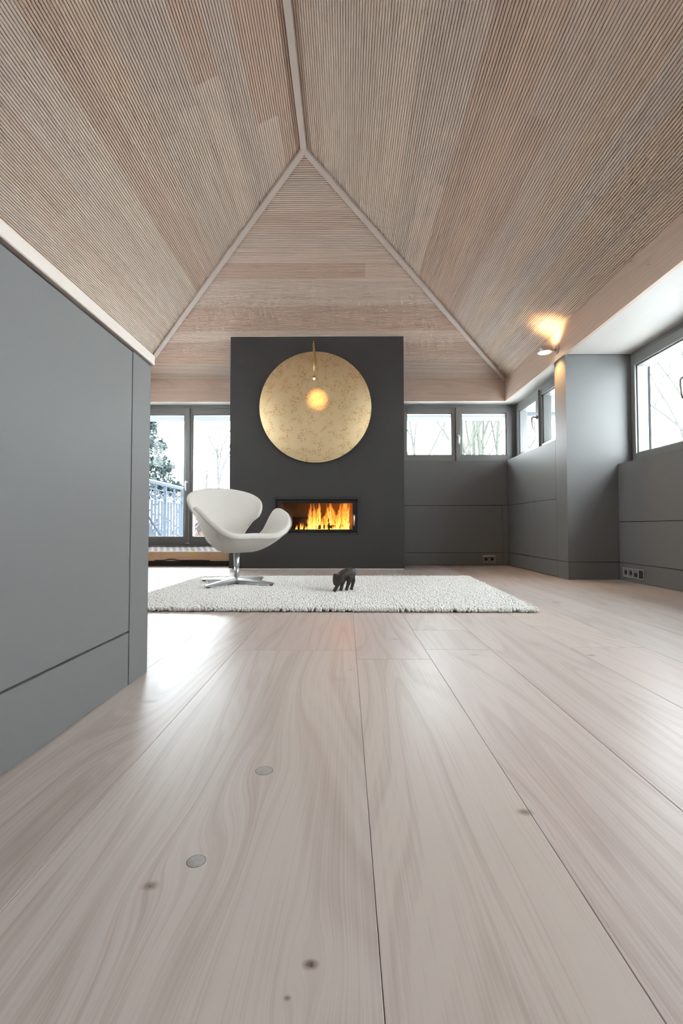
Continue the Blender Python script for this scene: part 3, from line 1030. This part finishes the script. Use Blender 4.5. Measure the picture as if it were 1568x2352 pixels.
box('lit_plate_ledge', (1.643, 1.795, YP - .014, YP, .1095, .1190), M['cap'], so1)  # plate ledge; its tan wood colour stands for light reflected by the plate

so2 = empty('power_socket', (XN, 4.0, .076), 'row of four dark sockets low on the niche wall under the big window', 'socket')
Y0, Y1 = 3.855, 4.148
fr = [(XN - .008, XN + .001, Y0, Y1, .035, .043), (XN - .008, XN + .001, Y0, Y1, .108, .116)]
for k in range(5):
    yy = Y0 + .004 + (Y1 - Y0 - .008) * k / 4
    fr.append((XN - .008, XN + .001, yy - .004, yy + .004, .043, .108))
boxes('frame', fr, M['nickel'], so2, bevel=.001)
for k in range(4):
    yy = Y1 - .004 - (Y1 - Y0 - .008) * (k + .5) / 4
    box('insert_plate', (XN - .004, XN + .0005, yy - .0315, yy + .0315, .0435, .1075), M['sock'] if k < 3 else M['rubber'], so2)
    if k < 2:
        lathe('recess', [(0, -.0052), (.0195, -.0052), (.0195, -.0042), (0, -.0042)], (XN, yy, .0755), M['sockdark'], so2, axis='X', n=24)
    else:
        box('jack', (XN - .0065, XN - .004, yy - .020, yy + .020, .050, .082 if k == 2 else .095), M['sockdark'] if k == 2 else M['dark_metal'], so2, bevel=.001)

# ------------------------------------------------------------------ unfinished threshold under the terrace door
beamw = wood('raw_spruce_beam', 'X', (0.56, 0.37, 0.23), (0.40, 0.23, 0.13), rough=0.7, ring=0.35, streak=0.3, knots=1.1, across=9, along=1.2, knot_scale=5.0)
tag(box('threshold_beam', (-2.795, -1.279, 5.585, 5.76, 0.063, 0.172), beamw, None, bevel=.003), 'raw spruce beam lying under the terrace door', 'beam')
tag(box('steel_channel', (-2.795, -1.279, 5.61, 5.80, 0.0, 0.0625), plain('black_steel', (0.014, 0.012, 0.012), 0.6)), 'black steel channel in the slot below the spruce beam', 'channel')
g = N('printed_membrane')
tc = g.n('ShaderNodeTexCoord')
sep = g.n('ShaderNodeSeparateXYZ')
g.l(tc.outputs['Object'], sep.inputs[0])
vv = g.math('MULTIPLY', sep.outputs[1], 1.0)
uu = g.math('ADD', sep.outputs[0], g.math('MULTIPLY', vv, -.10))
cm = g.n('ShaderNodeCombineXYZ')
g.l(uu, cm.inputs[0])
g.l(vv, cm.inputs[1])
br = g.n('ShaderNodeTexBrick')
br.inputs['Scale'].default_value = 1.0
br.inputs['Brick Width'].default_value = .075
br.inputs['Row Height'].default_value = .075
br.inputs['Mortar Size'].default_value = .015
br.inputs['Mortar Smooth'].default_value = 0
br.inputs['Color1'].default_value = (1, 1, 1, 1)
br.inputs['Color2'].default_value = (1, 1, 1, 1)
br.inputs['Mortar'].default_value = (0, 0, 0, 1)
br.offset = .5
g.l(cm.outputs[0], br.inputs['Vector'])
mp = g.n('ShaderNodeMapping')
mp.inputs['Scale'].default_value = (210, 40, 1)
g.l(cm.outputs[0], mp.inputs[0])
let = g.ramp(g.noise(mp.outputs[0], 1.0, 1), [(0.40, 0.0), (0.46, 1.0)])
g.l(g.mix(g.math('MULTIPLY', br.outputs['Color'], let), (0.25, 0.225, 0.215), (0.022, 0.022, 0.025)), g.b.inputs['Base Color'])
g.b.inputs['Roughness'].default_value = .8
g.b.inputs['Specular IOR Level'].default_value = .1
fo = mesh_obj('membrane', [(-2.795, 5.600, .1735), (-1.279, 5.600, .1735), (-1.279, 5.93, .226), (-2.795, 5.93, .226),
                           (-2.795, 5.600, .1725), (-1.279, 5.600, .1725), (-1.279, 5.93, .225), (-2.795, 5.93, .225)],
              [(0, 1, 2, 3), (7, 6, 5, 4), (0, 4, 5, 1), (1, 5, 6, 2), (2, 6, 7, 3), (3, 7, 4, 0)], g.m)
tag(fo, 'grey printed sealing membrane between terrace door and spruce beam', 'membrane')
bm = bmesh.new()
for dx, dz, s in ((-.03, 0.0, 1), (-.012, -.016, .9), (.008, -.034, .7)):
    q = [(-1.795 + dx - .03, .170 + dz), (-1.795 + dx + .032 * s, .170 + dz), (-1.795 + dx + .040 * s, .156 + dz), (-1.795 + dx - .018, .158 + dz)]
    a = [bm.verts.new((x, 5.5835, z)) for x, z in q]
    b = [bm.verts.new((x, 5.5850, z)) for x, z in q]
    bm.faces.new(a)
    bm.faces.new(b[::-1])
    for i in range(4):
        bm.faces.new((a[i], b[i], b[(i + 1) % 4], a[(i + 1) % 4]))
tag(bm_obj('warning_tape', bm, plain('yellow_tape', (0.55, 0.42, 0.03), 0.5, noise=.4, nscale=60)), 'torn yellow tape stuck to the front of the spruce beam', 'tape')
tag(tube('cable', [(-2.25, 5.578, .070), (-2.18, 5.578, .070), (-2.13, 5.576, .073), (-2.08, 5.575, .085), (-2.03, 5.576, .084), (-1.99, 5.577, .073), (-1.93, 5.578, .069), (-1.75, 5.578, .070), (-1.60, 5.578, .068)], .0055, M['rubber'], None, 8), 'thin black cable running along the foot of the spruce beam', 'cable')

# ------------------------------------------------------------------ rug
RUG = [Vector((-1.35, 2.605, 0)), Vector((1.035, 2.590, 0)), Vector((1.105, 4.315, 0)), Vector((-1.290, 4.275, 0))]


def rug_pt(u, v):
    return RUG[0] * (1 - u) * (1 - v) + RUG[1] * u * (1 - v) + RUG[2] * u * v + RUG[3] * (1 - u) * v


g = N('white_felted_wool')
oi = g.n('ShaderNodeNewGeometry')
g.l(g.mix(g.noise(oi.outputs['Position'], 50, 2), (0.86, 0.835, 0.79), (0.93, 0.915, 0.885)), g.b.inputs['Base Color'])
g.b.inputs['Roughness'].default_value = .95
g.b.inputs['Specular IOR Level'].default_value = .1
g.b.inputs['Sheen Weight'].default_value = .2
M['wool'] = g.m
c = [rug_pt(.007, .010), rug_pt(.993, .010), rug_pt(.993, .990), rug_pt(.007, .990)]
rug = mesh_obj('rug', [p + Vector((0, 0, z)) for z in (.001, .014) for p in c], [(3, 2, 1, 0), (4, 5, 6, 7), (0, 1, 5, 4), (1, 2, 6, 5), (2, 3, 7, 6), (3, 0, 4, 7)],
               plain('rug_backing', (0.50, 0.46, 0.40), .9), None, at=(-.12, 3.45, 0))
tag(rug, 'thick white felted loop pile rug on the wooden floor', 'rug')
rn = np.random.RandomState(5)
bmI = bmesh.new()
bmesh.ops.create_icosphere(bmI, subdivisions=2, radius=1.0)
bmI.verts.ensure_lookup_table()
IV = np.array([v.co[:] for v in bmI.verts])
IF = np.array([[v.index for v in f.verts] for f in bmI.faces])
bmI.free()
NU, NV = 166, 118
uu, vv = np.meshgrid((np.arange(NU) + .5) / NU, (np.arange(NV) + .5) / NV)
uu = uu.ravel() + rn.uniform(-.4, .4, NU * NV) / NU
vv = vv.ravel() + rn.uniform(-.4, .4, NU * NV) / NV
R4 = np.array([p[:] for p in RUG])
Pc = ((1 - uu) * (1 - vv))[:, None] * R4[0] + (uu * (1 - vv))[:, None] * R4[1] + (uu * vv)[:, None] * R4[2] + ((1 - uu) * vv)[:, None] * R4[3]
Pc[:, 2] = .0175 + rn.uniform(-.002, .0025, len(Pc))
# a row of loops hanging over the edges
eu = np.concatenate([rn.uniform(0, 1, 420), rn.uniform(0, 1, 150), np.full(110, 0.0), np.full(110, 1.0)])
ev = np.concatenate([np.full(420, 0.001), np.full(150, 1.0), rn.uniform(0, 1, 110), rn.uniform(0, 1, 110)])
Pe = ((1 - eu) * (1 - ev))[:, None] * R4[0] + (eu * (1 - ev))[:, None] * R4[1] + (eu * ev)[:, None] * R4[2] + ((1 - eu) * ev)[:, None] * R4[3]
Pe[:, 2] = rn.uniform(.0075, .016, len(Pe))
Pc = np.vstack([Pc, Pe])
n = len(Pc)
rad = np.stack([rn.uniform(.0074, .0100, n), rn.uniform(.0064, .0080, n), rn.uniform(.0080, .0095, n)], 1)
ang = rn.uniform(0, 2 * np.pi, n)
L3 = IV[None] * rad[:, None]
ct, stt = np.cos(ang)[:, None], np.sin(ang)[:, None]
x = L3[..., 0] * ct - L3[..., 1] * stt
y = L3[..., 0] * stt + L3[..., 1] * ct
VV = np.stack([x, y, L3[..., 2]], -1) + Pc[:, None]
VV[..., 2] = np.maximum(VV[..., 2], .0015)
FF = (IF[None] + (np.arange(n) * len(IV))[:, None, None]).reshape(-1, 3)
pile = np_mesh('pile', VV.reshape(-1, 3), FF, M['wool'], rug, at=(-.12, 3.45, 0))
tag(pile, kind='stuff')

# ------------------------------------------------------------------ lounge chair
CC = Vector((-.852, 3.694, 0))
CA = math.radians(36.0)
cf, cl_ = Vector((math.sin(CA), -math.cos(CA), 0)), Vector((math.cos(CA), math.sin(CA), 0))


def chw(p):
    return CC + cf * p[0] + cl_ * p[1] + Vector((0, 0, p[2]))


half = [(.325, 0, .420), (.335, .175, .425), (.283, .288, .500), (.146, .327, .586), (0.0, .307, .595), (-.078, .212, .372), (-.176, .118, .374), (-.185, .290, .622), (-.275, .255, .740), (-.345, 0, .787)]
rim = half + [(a, -b, c) for a, b, c in half[-2:0:-1]]
# seat edge below each rim point (where the shell turns up) and the matching outer point
seat = [(.22, 0, .385), (.22, .12, .385), (.18, .20, .385), (.10, .235, .385), (.0, .225, .385), (-.066, .150, .362), (-.132, .088, .364), (-.175, .13, .395), (-.20, .08, .40), (-.21, 0, .40)]
seat = seat + [(a, -b, c) for a, b, c in seat[-2:0:-1]]


def crom(P, m):
    out = []
    K = len(P)
    P = [Vector(p) for p in P]
    for i in range(K):
        p0, p1, p2, p3 = P[i - 1], P[i], P[(i + 1) % K], P[(i + 2) % K]
        for k in range(m):
            t = k / m
            out.append(.5 * ((2 * p1) + (-p0 + p2) * t + (2 * p0 - 5 * p1 + 4 * p2 - p3) * t * t + (-p0 + 3 * p1 - 3 * p2 + p3) * t ** 3))
    return out


MM = 8
rimc, seatc = crom(rim, MM), crom(seat, MM)
K = len(rimc)
rings = []
cin = Vector((0, 0, .372))
for i in range(1, 13):                                   # inner skin: centre to rim
    s = i / 12
    ring = []
    for k in range(K):
        a, b, c = cin, seatc[k], rimc[k]
        ring.append((1 - s) ** 2 * a + 2 * s * (1 - s) * (b + (b - (a + c) / 2) * .35) + s * s * c)
    rings.append(ring)
inner_last = rings[-1]
TH = 0.030
outer = []
bot = Vector((0, 0, .2640))
outc = []
for k in range(K):
    c = rimc[k]
    t = (rimc[(k + 1) % K] - rimc[k - 1]).normalized()
    b = seatc[k]
    ind = (c - (b + (b - (cin + c) / 2) * .35)).normalized()         # direction the skin runs at the rim
    nrm_ = t.cross(ind)
    nrm_.normalize()
    wgt = 0.85 + .55 * min(1.0, max(0.0, (c.x + .10) / .25))
    if c.x < .04:
        wgt *= .30 + .70 * min(1.0, max(0.0, (c.z - .40) / .22))
    outc.append((c + nrm_ * TH * wgt, ind, nrm_))
rings.append([rimc[k] + outc[k][1] * .009 + outc[k][2] * TH * .28 for k in range(K)])
rings.append([rimc[k] + outc[k][1] * .009 + outc[k][2] * TH * .72 for k in range(K)])
seam_ring = [outc[k][0] for k in range(K)]
rings.append(seam_ring)
for i in range(11, 0, -1):
    q = 1 - i / 12
    ring = []
    for k in range(K):
        p = rings[i - 1][k]
        dt = rings[i - 1][(k + 1) % K] - rings[i - 1][k - 1]
        ds = rings[i][k] - (rings[i - 2][k] if i > 1 else cin)
        n_ = dt.cross(ds)
        n_ = n_.normalized() if n_.length > 1e-9 else Vector((0, 0, -1))
        bl = min(1.0, max(0.0, (q - .45) / .4))
        n_ = (n_ * (1 - bl) + Vector((0, 0, -1)) * bl).normalized()
        t0_ = (outc[k][0] - rimc[k]).length
        ring.append(p + n_ * (t0_ + (.108 - t0_) * min(1.0, q / .72) ** 1.25 * max(0.0, -n_.z) ** 2.0))
    rings.append(ring)
bm = bmesh.new()
c0 = bm.verts.new(chw(cin))
R = [[bm.verts.new(chw(p)) for p in ring] for ring in rings]
c1 = bm.verts.new(chw(bot))
for k in range(K):
    k2 = (k + 1) % K
    bm.faces.new((c0, R[0][k], R[0][k2]))
    for a, b in zip(R, R[1:]):
        bm.faces.new((a[k], b[k], b[k2], a[k2]))
    bm.faces.new((R[-1][k2], R[-1][k], c1))
g = N('off_white_wool_fabric')
tc = g.n('ShaderNodeTexCoord')
wv = g.noise(tc.outputs['Object'], 700, 2)
lowf = g.noise(tc.outputs['Object'], 9, 3)
g.l(g.mix(g.math('ADD', g.math('MULTIPLY', wv, .5), g.math('MULTIPLY', lowf, .5)), (0.72, 0.675, 0.625), (0.81, 0.775, 0.73)), g.b.inputs['Base Color'])
g.b.inputs['Roughness'].default_value = .92
g.b.inputs['Specular IOR Level'].default_value = .15
g.b.inputs['Sheen Weight'].default_value = .25
g.bump(wv, .25, .0008)
M['fabric'] = g.m
chair = empty('lounge_chair', CC, 'off white upholstered swivel lounge chair with wing arms on a star base', 'chair')
shell = bm_obj('seat_shell', bm, M['fabric'], chair, smooth=True)
md = shell.modifiers.new('subdivision', 'SUBSURF')
md.levels = md.render_levels = 1
bm = bmesh.new()
sm = [chw(p + outc[k][2] * .0004) for k, p in enumerate(seam_ring)]
add_tube(bm, sm + [sm[0]], .0022, 5, cap=False)
bm_obj('seam', bm, plain('seam_thread', (0.58, 0.55, 0.50), .9), shell, smooth=True)
RT = .030                                               # top of the rug under the base
lathe('mounting_plate', [(0, .286), (.085, .286), (.090, .280), (.060, .266), (.030, .262), (0, .262)], (CC.x, CC.y, 0), M['alu'], chair, n=28)
lathe('column', [(0, .062), (.0185, .062), (.0185, .160), (0, .160)], (CC.x, CC.y, 0), M['alu'], chair, n=28)
lathe('column_sleeve', [(0, .158), (.0215, .158), (.0222, .162), (.0222, .272), (0, .272)], (CC.x, CC.y, 0), M['alu'], chair, n=28)
lathe('hub', [(0, .040), (.034, .042), (.034, .066), (.026, .074), (0, .074)], (CC.x, CC.y, 0), M['alu'], chair, n=28)
for a in (155, 245, -25, 65):
    t = math.radians(a)
    d = Vector((math.cos(t), math.sin(t), 0))
    sd = Vector((-d.y, d.x, 0))
    bm = bmesh.new()
    secs = []
    for s, wd, zt, zb in ((.015, .026, .074, .036), (.10, .023, .069, .037), (.22, .019, .059, .036), (.335, .0155, .048, .0345), (.345, .0140, .046, .0350)):
        c = CC + d * s
        secs.append([bm.verts.new(c + sd * q + Vector((0, 0, z))) for q, z in ((-wd, zb), (-wd, (zt + zb) / 2), (-wd * .55, zt), (wd * .55, zt), (wd, (zt + zb) / 2), (wd, zb))])
    for A, B in zip(secs, secs[1:]):
        for k in range(6):
            bm.faces.new((A[k], B[k], B[(k + 1) % 6], A[(k + 1) % 6]))
    bm.faces.new(secs[0])
    bm.faces.new(secs[-1][::-1])
    leg = bm_obj('leg', bm, M['alu'], chair)
    c = CC + d * .322
    lathe('glide', [(0, .027), (.013, .027), (.014, .030), (.014, .0355), (0, .0355)], (c.x, c.y, 0), M['rubber'], leg, n=16)

# ------------------------------------------------------------------ carved animal figurine on the rug
FY = 3.262
bm = bmesh.new()


def limb(pts):
    add_tube(bm, [(x, FY + dy, z) for x, dy, z, r in pts], [r for *_, r in pts], 14)


limb([(.054, .046, .140, .012), (.047, .042, .146, .026), (.030, .030, .149, .0325), (.006, .016, .148, .0330), (-.018, .004, .139, .0330), (-.036, -.004, .127, .0310), (-.050, -.009, .116, .0265), (-.064, -.014, .114, .0190)])
limb([(-.074, -.016, .1445, .011), (-.0745, -.017, .139, .0150), (-.0765, -.018, .124, .0160), (-.0775, -.020, .106, .0160), (-.077, -.022, .090, .0145), (-.0755, -.023, .077, .0130), (-.0745, -.023, .069, .009)])
limb([(-.034, -.014, .118, .022), (-.046, -.020, .096, .0190), (-.057, -.026, .074, .0145), (-.068, -.031, .052, .0120), (-.078, -.035, .036, .0120), (-.084, -.036, .0285, .0125)])
limb([(-.014, .016, .118, .022), (-.022, .014, .094, .0190), (-.029, .010, .070, .0138), (-.032, .007, .050, .0120), (-.036, .004, .036, .0120), (-.039, .003, .0285, .0125)])
limb([(.024, .014, .128, .025), (.020, .014, .104, .0205), (.018, .018, .084, .0155), (.012, .024, .064, .0120), (.005, .025, .042, .0112), (.000, .022, .0285, .0125)])
limb([(.036, .044, .130, .027), (.042, .046, .108, .0210), (.049, .050, .090, .0155), (.047, .052, .076, .0125), (.040, .051, .048, .0110), (.034, .047, .0285, .0125)])
limb([(.046, .042, .162, .010), (.053, .044, .172, .0080), (.0585, .046, .167, .0070), (.061, .047, .152, .0064), (.0615, .047, .128, .0060)])
limb([(-.073, -.018, .110, .0165), (-.060, -.014, .103, .0205), (-.042, -.010, .102, .0240), (-.030, -.004, .108, .024)])
for (ex, ey) in ((-.066, -.034), (-.068, .004)):
    limb([(ex, ey, .128, .008), (ex + .005, ey - .002, .138, .0080), (ex + .011, ey - .003, .1405, .005)])
fig = bm_obj('animal_figurine', bm, plain('dark_carved_wood', (0.030, 0.020, 0.016), .55, noise=.4, nscale=90, bump=.3), None, at=(0, FY, .0275))
rm = fig.modifiers.new('remesh', 'REMESH')
rm.mode = 'VOXEL'
rm.voxel_size = 0.0022
rm.use_smooth_shade = True
sm_ = fig.modifiers.new('smooth', 'SMOOTH')
sm_.factor = .5
sm_.iterations = 3
tag(fig, 'small dark brown carved animal figurine with lowered head standing on the rug', 'figurine')

# ------------------------------------------------------------------ outside
tag(box('ground', (-60, 60, -40, 90, -3.6, -3.2), M['snow']), kind='structure')
tag(boxes('trim_10', [(-3.3, 2.75, 6.14, 6.42, 1.905, 2.10)], M['white']), kind='structure')
tag(boxes('trim_11', [(2.672, 2.80, -2.2, 6.139, 1.95, 2.05), (2.29, 2.671, 4.46, 6.139, 1.950, 1.962)], M['white']), kind='structure')
M['zinc'] = plain('dark_zinc', (0.020, 0.020, 0.022), .5, spec=0.0)
dp = empty('downpipe', (2.86, 4.51, -3.2), 'dark vertical rain downpipe outside the niche window', 'downpipe')
tube('pipe', [(2.86, 4.51, -3.2), (2.86, 4.51, 2.04)], .032, M['zinc'], dp, 14)
tube('bracket', [(2.86, 4.51, 1.72), (2.70, 4.50, 1.72)], .008, M['zinc'], dp, 6)

terr = box('terrace', (-5.0, 0.5, 6.13, 9.15, 0.02, 0.20), M['snow'])
tag(terr, kind='structure')
M['rail'] = plain('blue_grey_railing_paint', (0.046, 0.054, 0.066), .5, noise=.1, spec=0.0)
M['bark'] = plain('grey_bark', (0.062, 0.061, 0.060), .9, noise=.4, nscale=8, spec=0.0)
M['bark_moss'] = plain('mossy_bark', (0.056, 0.060, 0.050), .9, noise=.4, nscale=8, spec=0.0)
M['bark_pale'] = plain('pale_bark', (0.060, 0.058, 0.056), .9, noise=.4, nscale=8, spec=0.0)
M['needles'] = plain('spruce_needles', (0.036, 0.048, 0.047), .8, noise=.5, nscale=3, spec=0.0)
M['hedge'] = plain('red_brown_twigs', (0.060, 0.046, 0.045), .9, noise=.4, nscale=6, spec=0.0)

# railing of the outside stair
RX = -3.12
rl = empty('stair_railing', (RX, 7.6, 0.2), 'blue grey railing with crossed bars outside the terrace door', 'railing')
Yr0, Yr1 = 6.45, 9.0
box('top_rail', (RX - .025, RX + .025, Yr0, Yr1, 1.165, 1.205), M['rail'], rl, bevel=.003)
box('snow_cap', (RX - .022, RX + .022, Yr0, Yr1, 1.205, 1.222), M['snow'], rl, bevel=.004)
box('mid_rail', (RX - .012, RX + .012, Yr0, Yr1, 1.070, 1.085), M['rail'], rl)
box('low_rail', (RX - .012, RX + .012, Yr0, Yr1, 0.885, 0.905), M['rail'], rl)
k = 0
yy = Yr1
while yy > Yr0:
    big = k % 3 == 0
    r = .022 if k % 6 == 0 else .014
    box('post' if big else 'baluster', (RX - r, RX + r, yy - 2 * r, yy, -0.6, 1.165 if big else 0.885), M['rail'], rl)
    if big and yy - .42 > Yr0:
        for z0, z1 in ((.905, 1.07), (1.07, .905)):
            tube('cross_bar', [(RX, yy - .015, z0), (RX, yy - .42, z1)], .010, M['rail'], rl, 6)
    yy -= .14
    k += 1
st = empty('outside_stair', (-3.45, 7.6, -1), 'outside stair descending behind the railing with blue grey sides', 'stair')
tz, ty = 0.30, 7.05
for i in range(9):
    box('tread', (-4.2, -3.2, ty + i * .23, ty + i * .23 + .27, tz - i * .20 - .04, tz - i * .20), M['snow'] if i % 2 else M['rail'], st)
bs = bmesh.new()
q = [(7.0, .26), (9.2, -1.66), (9.2, -1.95), (7.0, -.05)]
A = [bs.verts.new((-3.19, y_, z_)) for y_, z_ in q]
B = [bs.verts.new((-3.15, y_, z_)) for y_, z_ in q]
bs.faces.new(A)
bs.faces.new(B[::-1])
for i in range(4):
    bs.faces.new((A[i], B[i], B[(i + 1) % 4], A[(i + 1) % 4]))
bm_obj('stringer', bs, M['rail'], st)
bw_ = empty('boarded_screen', (-2.85, 6.9, 0.2), 'blue grey boarded screen with a sloping handrail outside the terrace door', 'screen')
M['boards'] = plain('blue_grey_boards', (0.052, 0.060, 0.074), .6, noise=.06, nscale=3, spec=0.0)
ytops = [(6.32, .74), (6.52, .62), (6.72, .50), (6.92, .38), (7.12, .26), (7.32, .14)]
for (y0_, z0_), (y1_, z1_) in zip(ytops, ytops[1:]):
    mesh_obj('board', [(-2.80 - dx, y_, z_) for dx in (0, .02) for (y_, z_) in ((y0_ + .003, -.4), (y1_ - .003, -.4), (y1_ - .003, z1_), (y0_ + .003, z0_))],
             [(0, 1, 2, 3), (7, 6, 5, 4), (0, 4, 5, 1), (1, 5, 6, 2), (2, 6, 7, 3), (3, 7, 4, 0)], M['boards'], bw_)
tube('handrail', [(-2.77, 6.30, .80), (-2.77, 7.30, .20)], .014, M['rail'], bw_, 8)
tube('rail_bracket', [(-2.77, 6.85, .46), (-2.80, 6.85, .40)], .007, M['rail'], bw_, 6)


def bare_tree(name, base, h, r, seed, mat, label, lean=(0, 0), spread=.55, levels=4, kids=4, first=.35):
    rt = random.Random(seed)
    root = empty(name, base, label, 'tree', 'bare winter trees outside the windows')
    bt, bb = bmesh.new(), bmesh.new()

    def grow(bm, p, d, L, r0, lev):
        nseg = 5 if lev == 0 else 4
        pts, rads = [p.copy()], [r0]
        q = p.copy()
        dd = d.copy()
        for i in range(nseg):
            wb = .045 if lev == 0 else .15
            dd = (dd + Vector((rt.uniform(-wb, wb), rt.uniform(-wb, wb), rt.uniform(-.04, .12)))).normalized()
            q = q + dd * (L / nseg)
            pts.append(q.copy())
            rads.append(r0 * (1 - .62 * (i + 1) / nseg))
        add_tube(bm, pts, rads, 6 if lev < 2 else 4, cap=False)
        if lev >= levels:
            return
        nk = kids + (2 if lev == 0 else 0)
        for i in range(nk):
            t = first + (1 - first) * (i + rt.random()) / nk if lev == 0 else .25 + .75 * (i + rt.random()) / nk
            j = min(nseg - 1, int(t * nseg))
            pp = pts[j].lerp(pts[j + 1], t * nseg - j)
            a = rt.uniform(0, 6.283)
            side = Vector((math.cos(a), math.sin(a), rt.uniform(.0, .5)))
            nd = (dd * (1 - spread) + side * spread).normalized()
            grow(bb, pp, nd, L * rt.uniform(.42, .62), rads[j] * .55, lev + 1)
    grow(bt, Vector(base), Vector((lean[0], lean[1], 1)).normalized(), h, r, 0)
    bm_obj('trunk', bt, mat, root, smooth=True)
    tag(bm_obj('branches', bb, mat, root, smooth=True), kind='stuff')
    return root


bare_tree('bare_tree', (-5.75, 22.0, -3.2), 7.4, .11, 1, M['bark'], 'larger faint bare tree seen through the right sash of the terrace door', spread=.40, first=.66)
bare_tree('bare_tree', (-6.85, 22.4, -3.2), 6.4, .08, 2, M['bark'], 'thin forked bare tree beside the mullion of the terrace door', spread=.36, first=.72)
bare_tree('bare_tree', (3.25, 18.0, -3.2), 9.6, .085, 3, M['bark'], 'slender bare tree in the left pane of the back window', lean=(-.06, 0), spread=.40, first=.45)
TRUNKS = [(4.10, 16.0, .085, 4, 'moss', -.010, 'mossy bare trunk at the left edge of the right back pane'), (4.32, 16.4, .095, 5, 'moss', .004, 'mossy bare trunk second from the left in the right back pane'),
          (4.55, 16.1, .055, 6, '', .006, 'thin bare trunk third from the left in the right back pane'), (4.78, 16.0, .105, 7, 'moss', .004, 'thickest bare trunk in the middle of the right back pane'),
          (5.12, 16.2, .080, 8, 'moss', .008, 'bare trunk right of the thickest one in the right back pane'), (5.36, 16.0, .055, 10, '', .004, 'thin bare trunk at the right edge of the right back pane')]
for (tx, ty_, tr_, sd_, kind_, ln_, lb_) in TRUNKS:
    bare_tree('bare_tree', (tx, ty_, -3.2), 10.5, tr_, sd_, M['bark_moss'] if kind_ else M['bark'], lb_, lean=(ln_, 0), spread=.36, first=.40, levels=4, kids=5)
bare_tree('bare_tree', (8.22, 12.0, -3.2), 7.4, .090, 9, M['bark_pale'], 'pale branching bare tree in the big niche window', lean=(-.01, .0), spread=.50, first=.74, kids=5)
bare_tree('bare_tree', (7.6, 18.5, -3.2), 9, .08, 12, M['bark'], 'bare tree glimpsed at the left of the side window', spread=.42, first=.4)

# spruce
sp_root = empty('spruce', (-6.33, 14.6, -3.2), 'dark snow laden spruce behind the stair railing', 'tree')
tube('trunk', [(-6.33, 14.6, -3.2), (-6.33, 14.6, 4.2)], [.16, .02], M['bark'], sp_root, 8)
rs = np.random.RandomState(9)


def tufts(nb, zoff, size, seed):
    r = np.random.RandomState(seed)
    zf = r.uniform(0, 1, nb) ** .9
    z = -1.0 + 5.3 * zf
    Rm = .47 * (4.35 - z) * (.90 + .16 * np.sin(z * 11.0))
    a = r.uniform(0, 2 * np.pi, nb)
    t = r.uniform(.2, 1.0, nb) ** .6
    P = np.stack([-6.33 + Rm * t * np.cos(a), 14.6 + Rm * t * np.sin(a), z - .30 * Rm * t + .25 + zoff + r.uniform(-.05, .05, nb)], 1)
    P = np.repeat(P, 4, 0)
    d = r.normal(size=P.shape)
    d /= np.linalg.norm(d, axis=1, keepdims=True)
    e = np.cross(d, r.normal(size=P.shape))
    e /= np.linalg.norm(e, axis=1, keepdims=True)
    s_ = size * r.uniform(.6, 1.3, (len(P), 1))
    V = np.stack([P - e * s_ * .28, P + e * s_ * .28, P + d * s_], 1).reshape(-1, 3)
    return V, np.arange(len(V)).reshape(-1, 3)


V_, F_ = tufts(42000, 0, .11, 1)
tag(np_mesh('foliage', V_, F_, M['needles'], sp_root, smooth=False, at=(-6.33, 14.6, 0)), kind='stuff')
V_, F_ = tufts(9000, .08, .075, 2)
tag(np_mesh('snow_on_branches', V_, F_, M['snow'], sp_root, smooth=False, at=(-6.33, 14.6, 0)), kind='stuff')

# hedge
V_, F_ = [], []
r = np.random.RandomState(4)
for i in range(5000):
    p = np.array([r.uniform(-3.75, -2.4), r.uniform(11.0, 11.7), r.uniform(-.3, .95)])
    d = r.normal(size=3) * np.array([1, 1, 1.5])
    d /= np.linalg.norm(d)
    e = np.cross(d, r.normal(size=3))
    e /= np.linalg.norm(e)
    s = r.uniform(.06, .16)
    b = len(V_)
    V_ += [p - e * .008, p + e * .008, p + d * s]
    F_.append((b, b + 1, b + 2))
hg = np_mesh('hedge', V_, F_, M['hedge'], None, smooth=False, at=(-3.8, 11.3, -.3))
tag(hg, 'red brown twiggy hedge beyond the terrace', 'hedge', kind='stuff')

# far house
hs = empty('far_house', (-10.0, 30, -3.2), 'small far house with pale orange wall behind the railing', 'house')
box('wall', (-10.6, -9.35, 30, 34, -3.2, 2.80), plain('orange_render', (0.13, 0.075, 0.045), .8, spec=0.0), hs)
mesh_obj('roof', [(-10.9, 29.7, 2.75), (-9.0, 29.7, 2.75), (-9.0, 34.3, 2.75), (-10.9, 34.3, 2.75), (-10.0, 29.7, 3.2), (-10.0, 34.3, 3.2)],
         [(3, 2, 1, 0), (0, 1, 4), (1, 2, 5, 4), (2, 3, 5), (3, 0, 4, 5)], M['snow'], hs)
box('window', (-10.2, -9.9, 29.97, 30.0, 0.6, 1.6), M['zinc'], hs)

# snow laden shrubs between the stair and the house
r = np.random.RandomState(14)
for nm, cnt, sz, mt, sd_ in (('twigs', 2600, .10, M['needles'], 0), ('snow_cover', 9000, .13, M['snow'], 1)):
    V_, F_ = [], []
    for i in range(cnt):
        p = np.array([r.uniform(-6.6, -3.9), r.uniform(11.6, 12.3), r.uniform(-1.6, 1.15 if sd_ else 1.05)])
        d = r.normal(size=3)
        d /= np.linalg.norm(d)
        e = np.cross(d, r.normal(size=3))
        e /= np.linalg.norm(e)
        b = len(V_)
        V_ += [p - e * sz * .4, p + e * sz * .4, p + d * sz]
        F_.append((b, b + 1, b + 2))
    if sd_ == 0:
        sh = empty('snowy_shrubs', (-5.6, 13.4, -1.6), 'snow covered shrubs seen between the railing balusters', 'shrubs', kind='stuff')
    tag(np_mesh(nm, V_, F_, mt, sh, smooth=False, at=(-5.6, 13.4, -1.6)), kind='stuff')
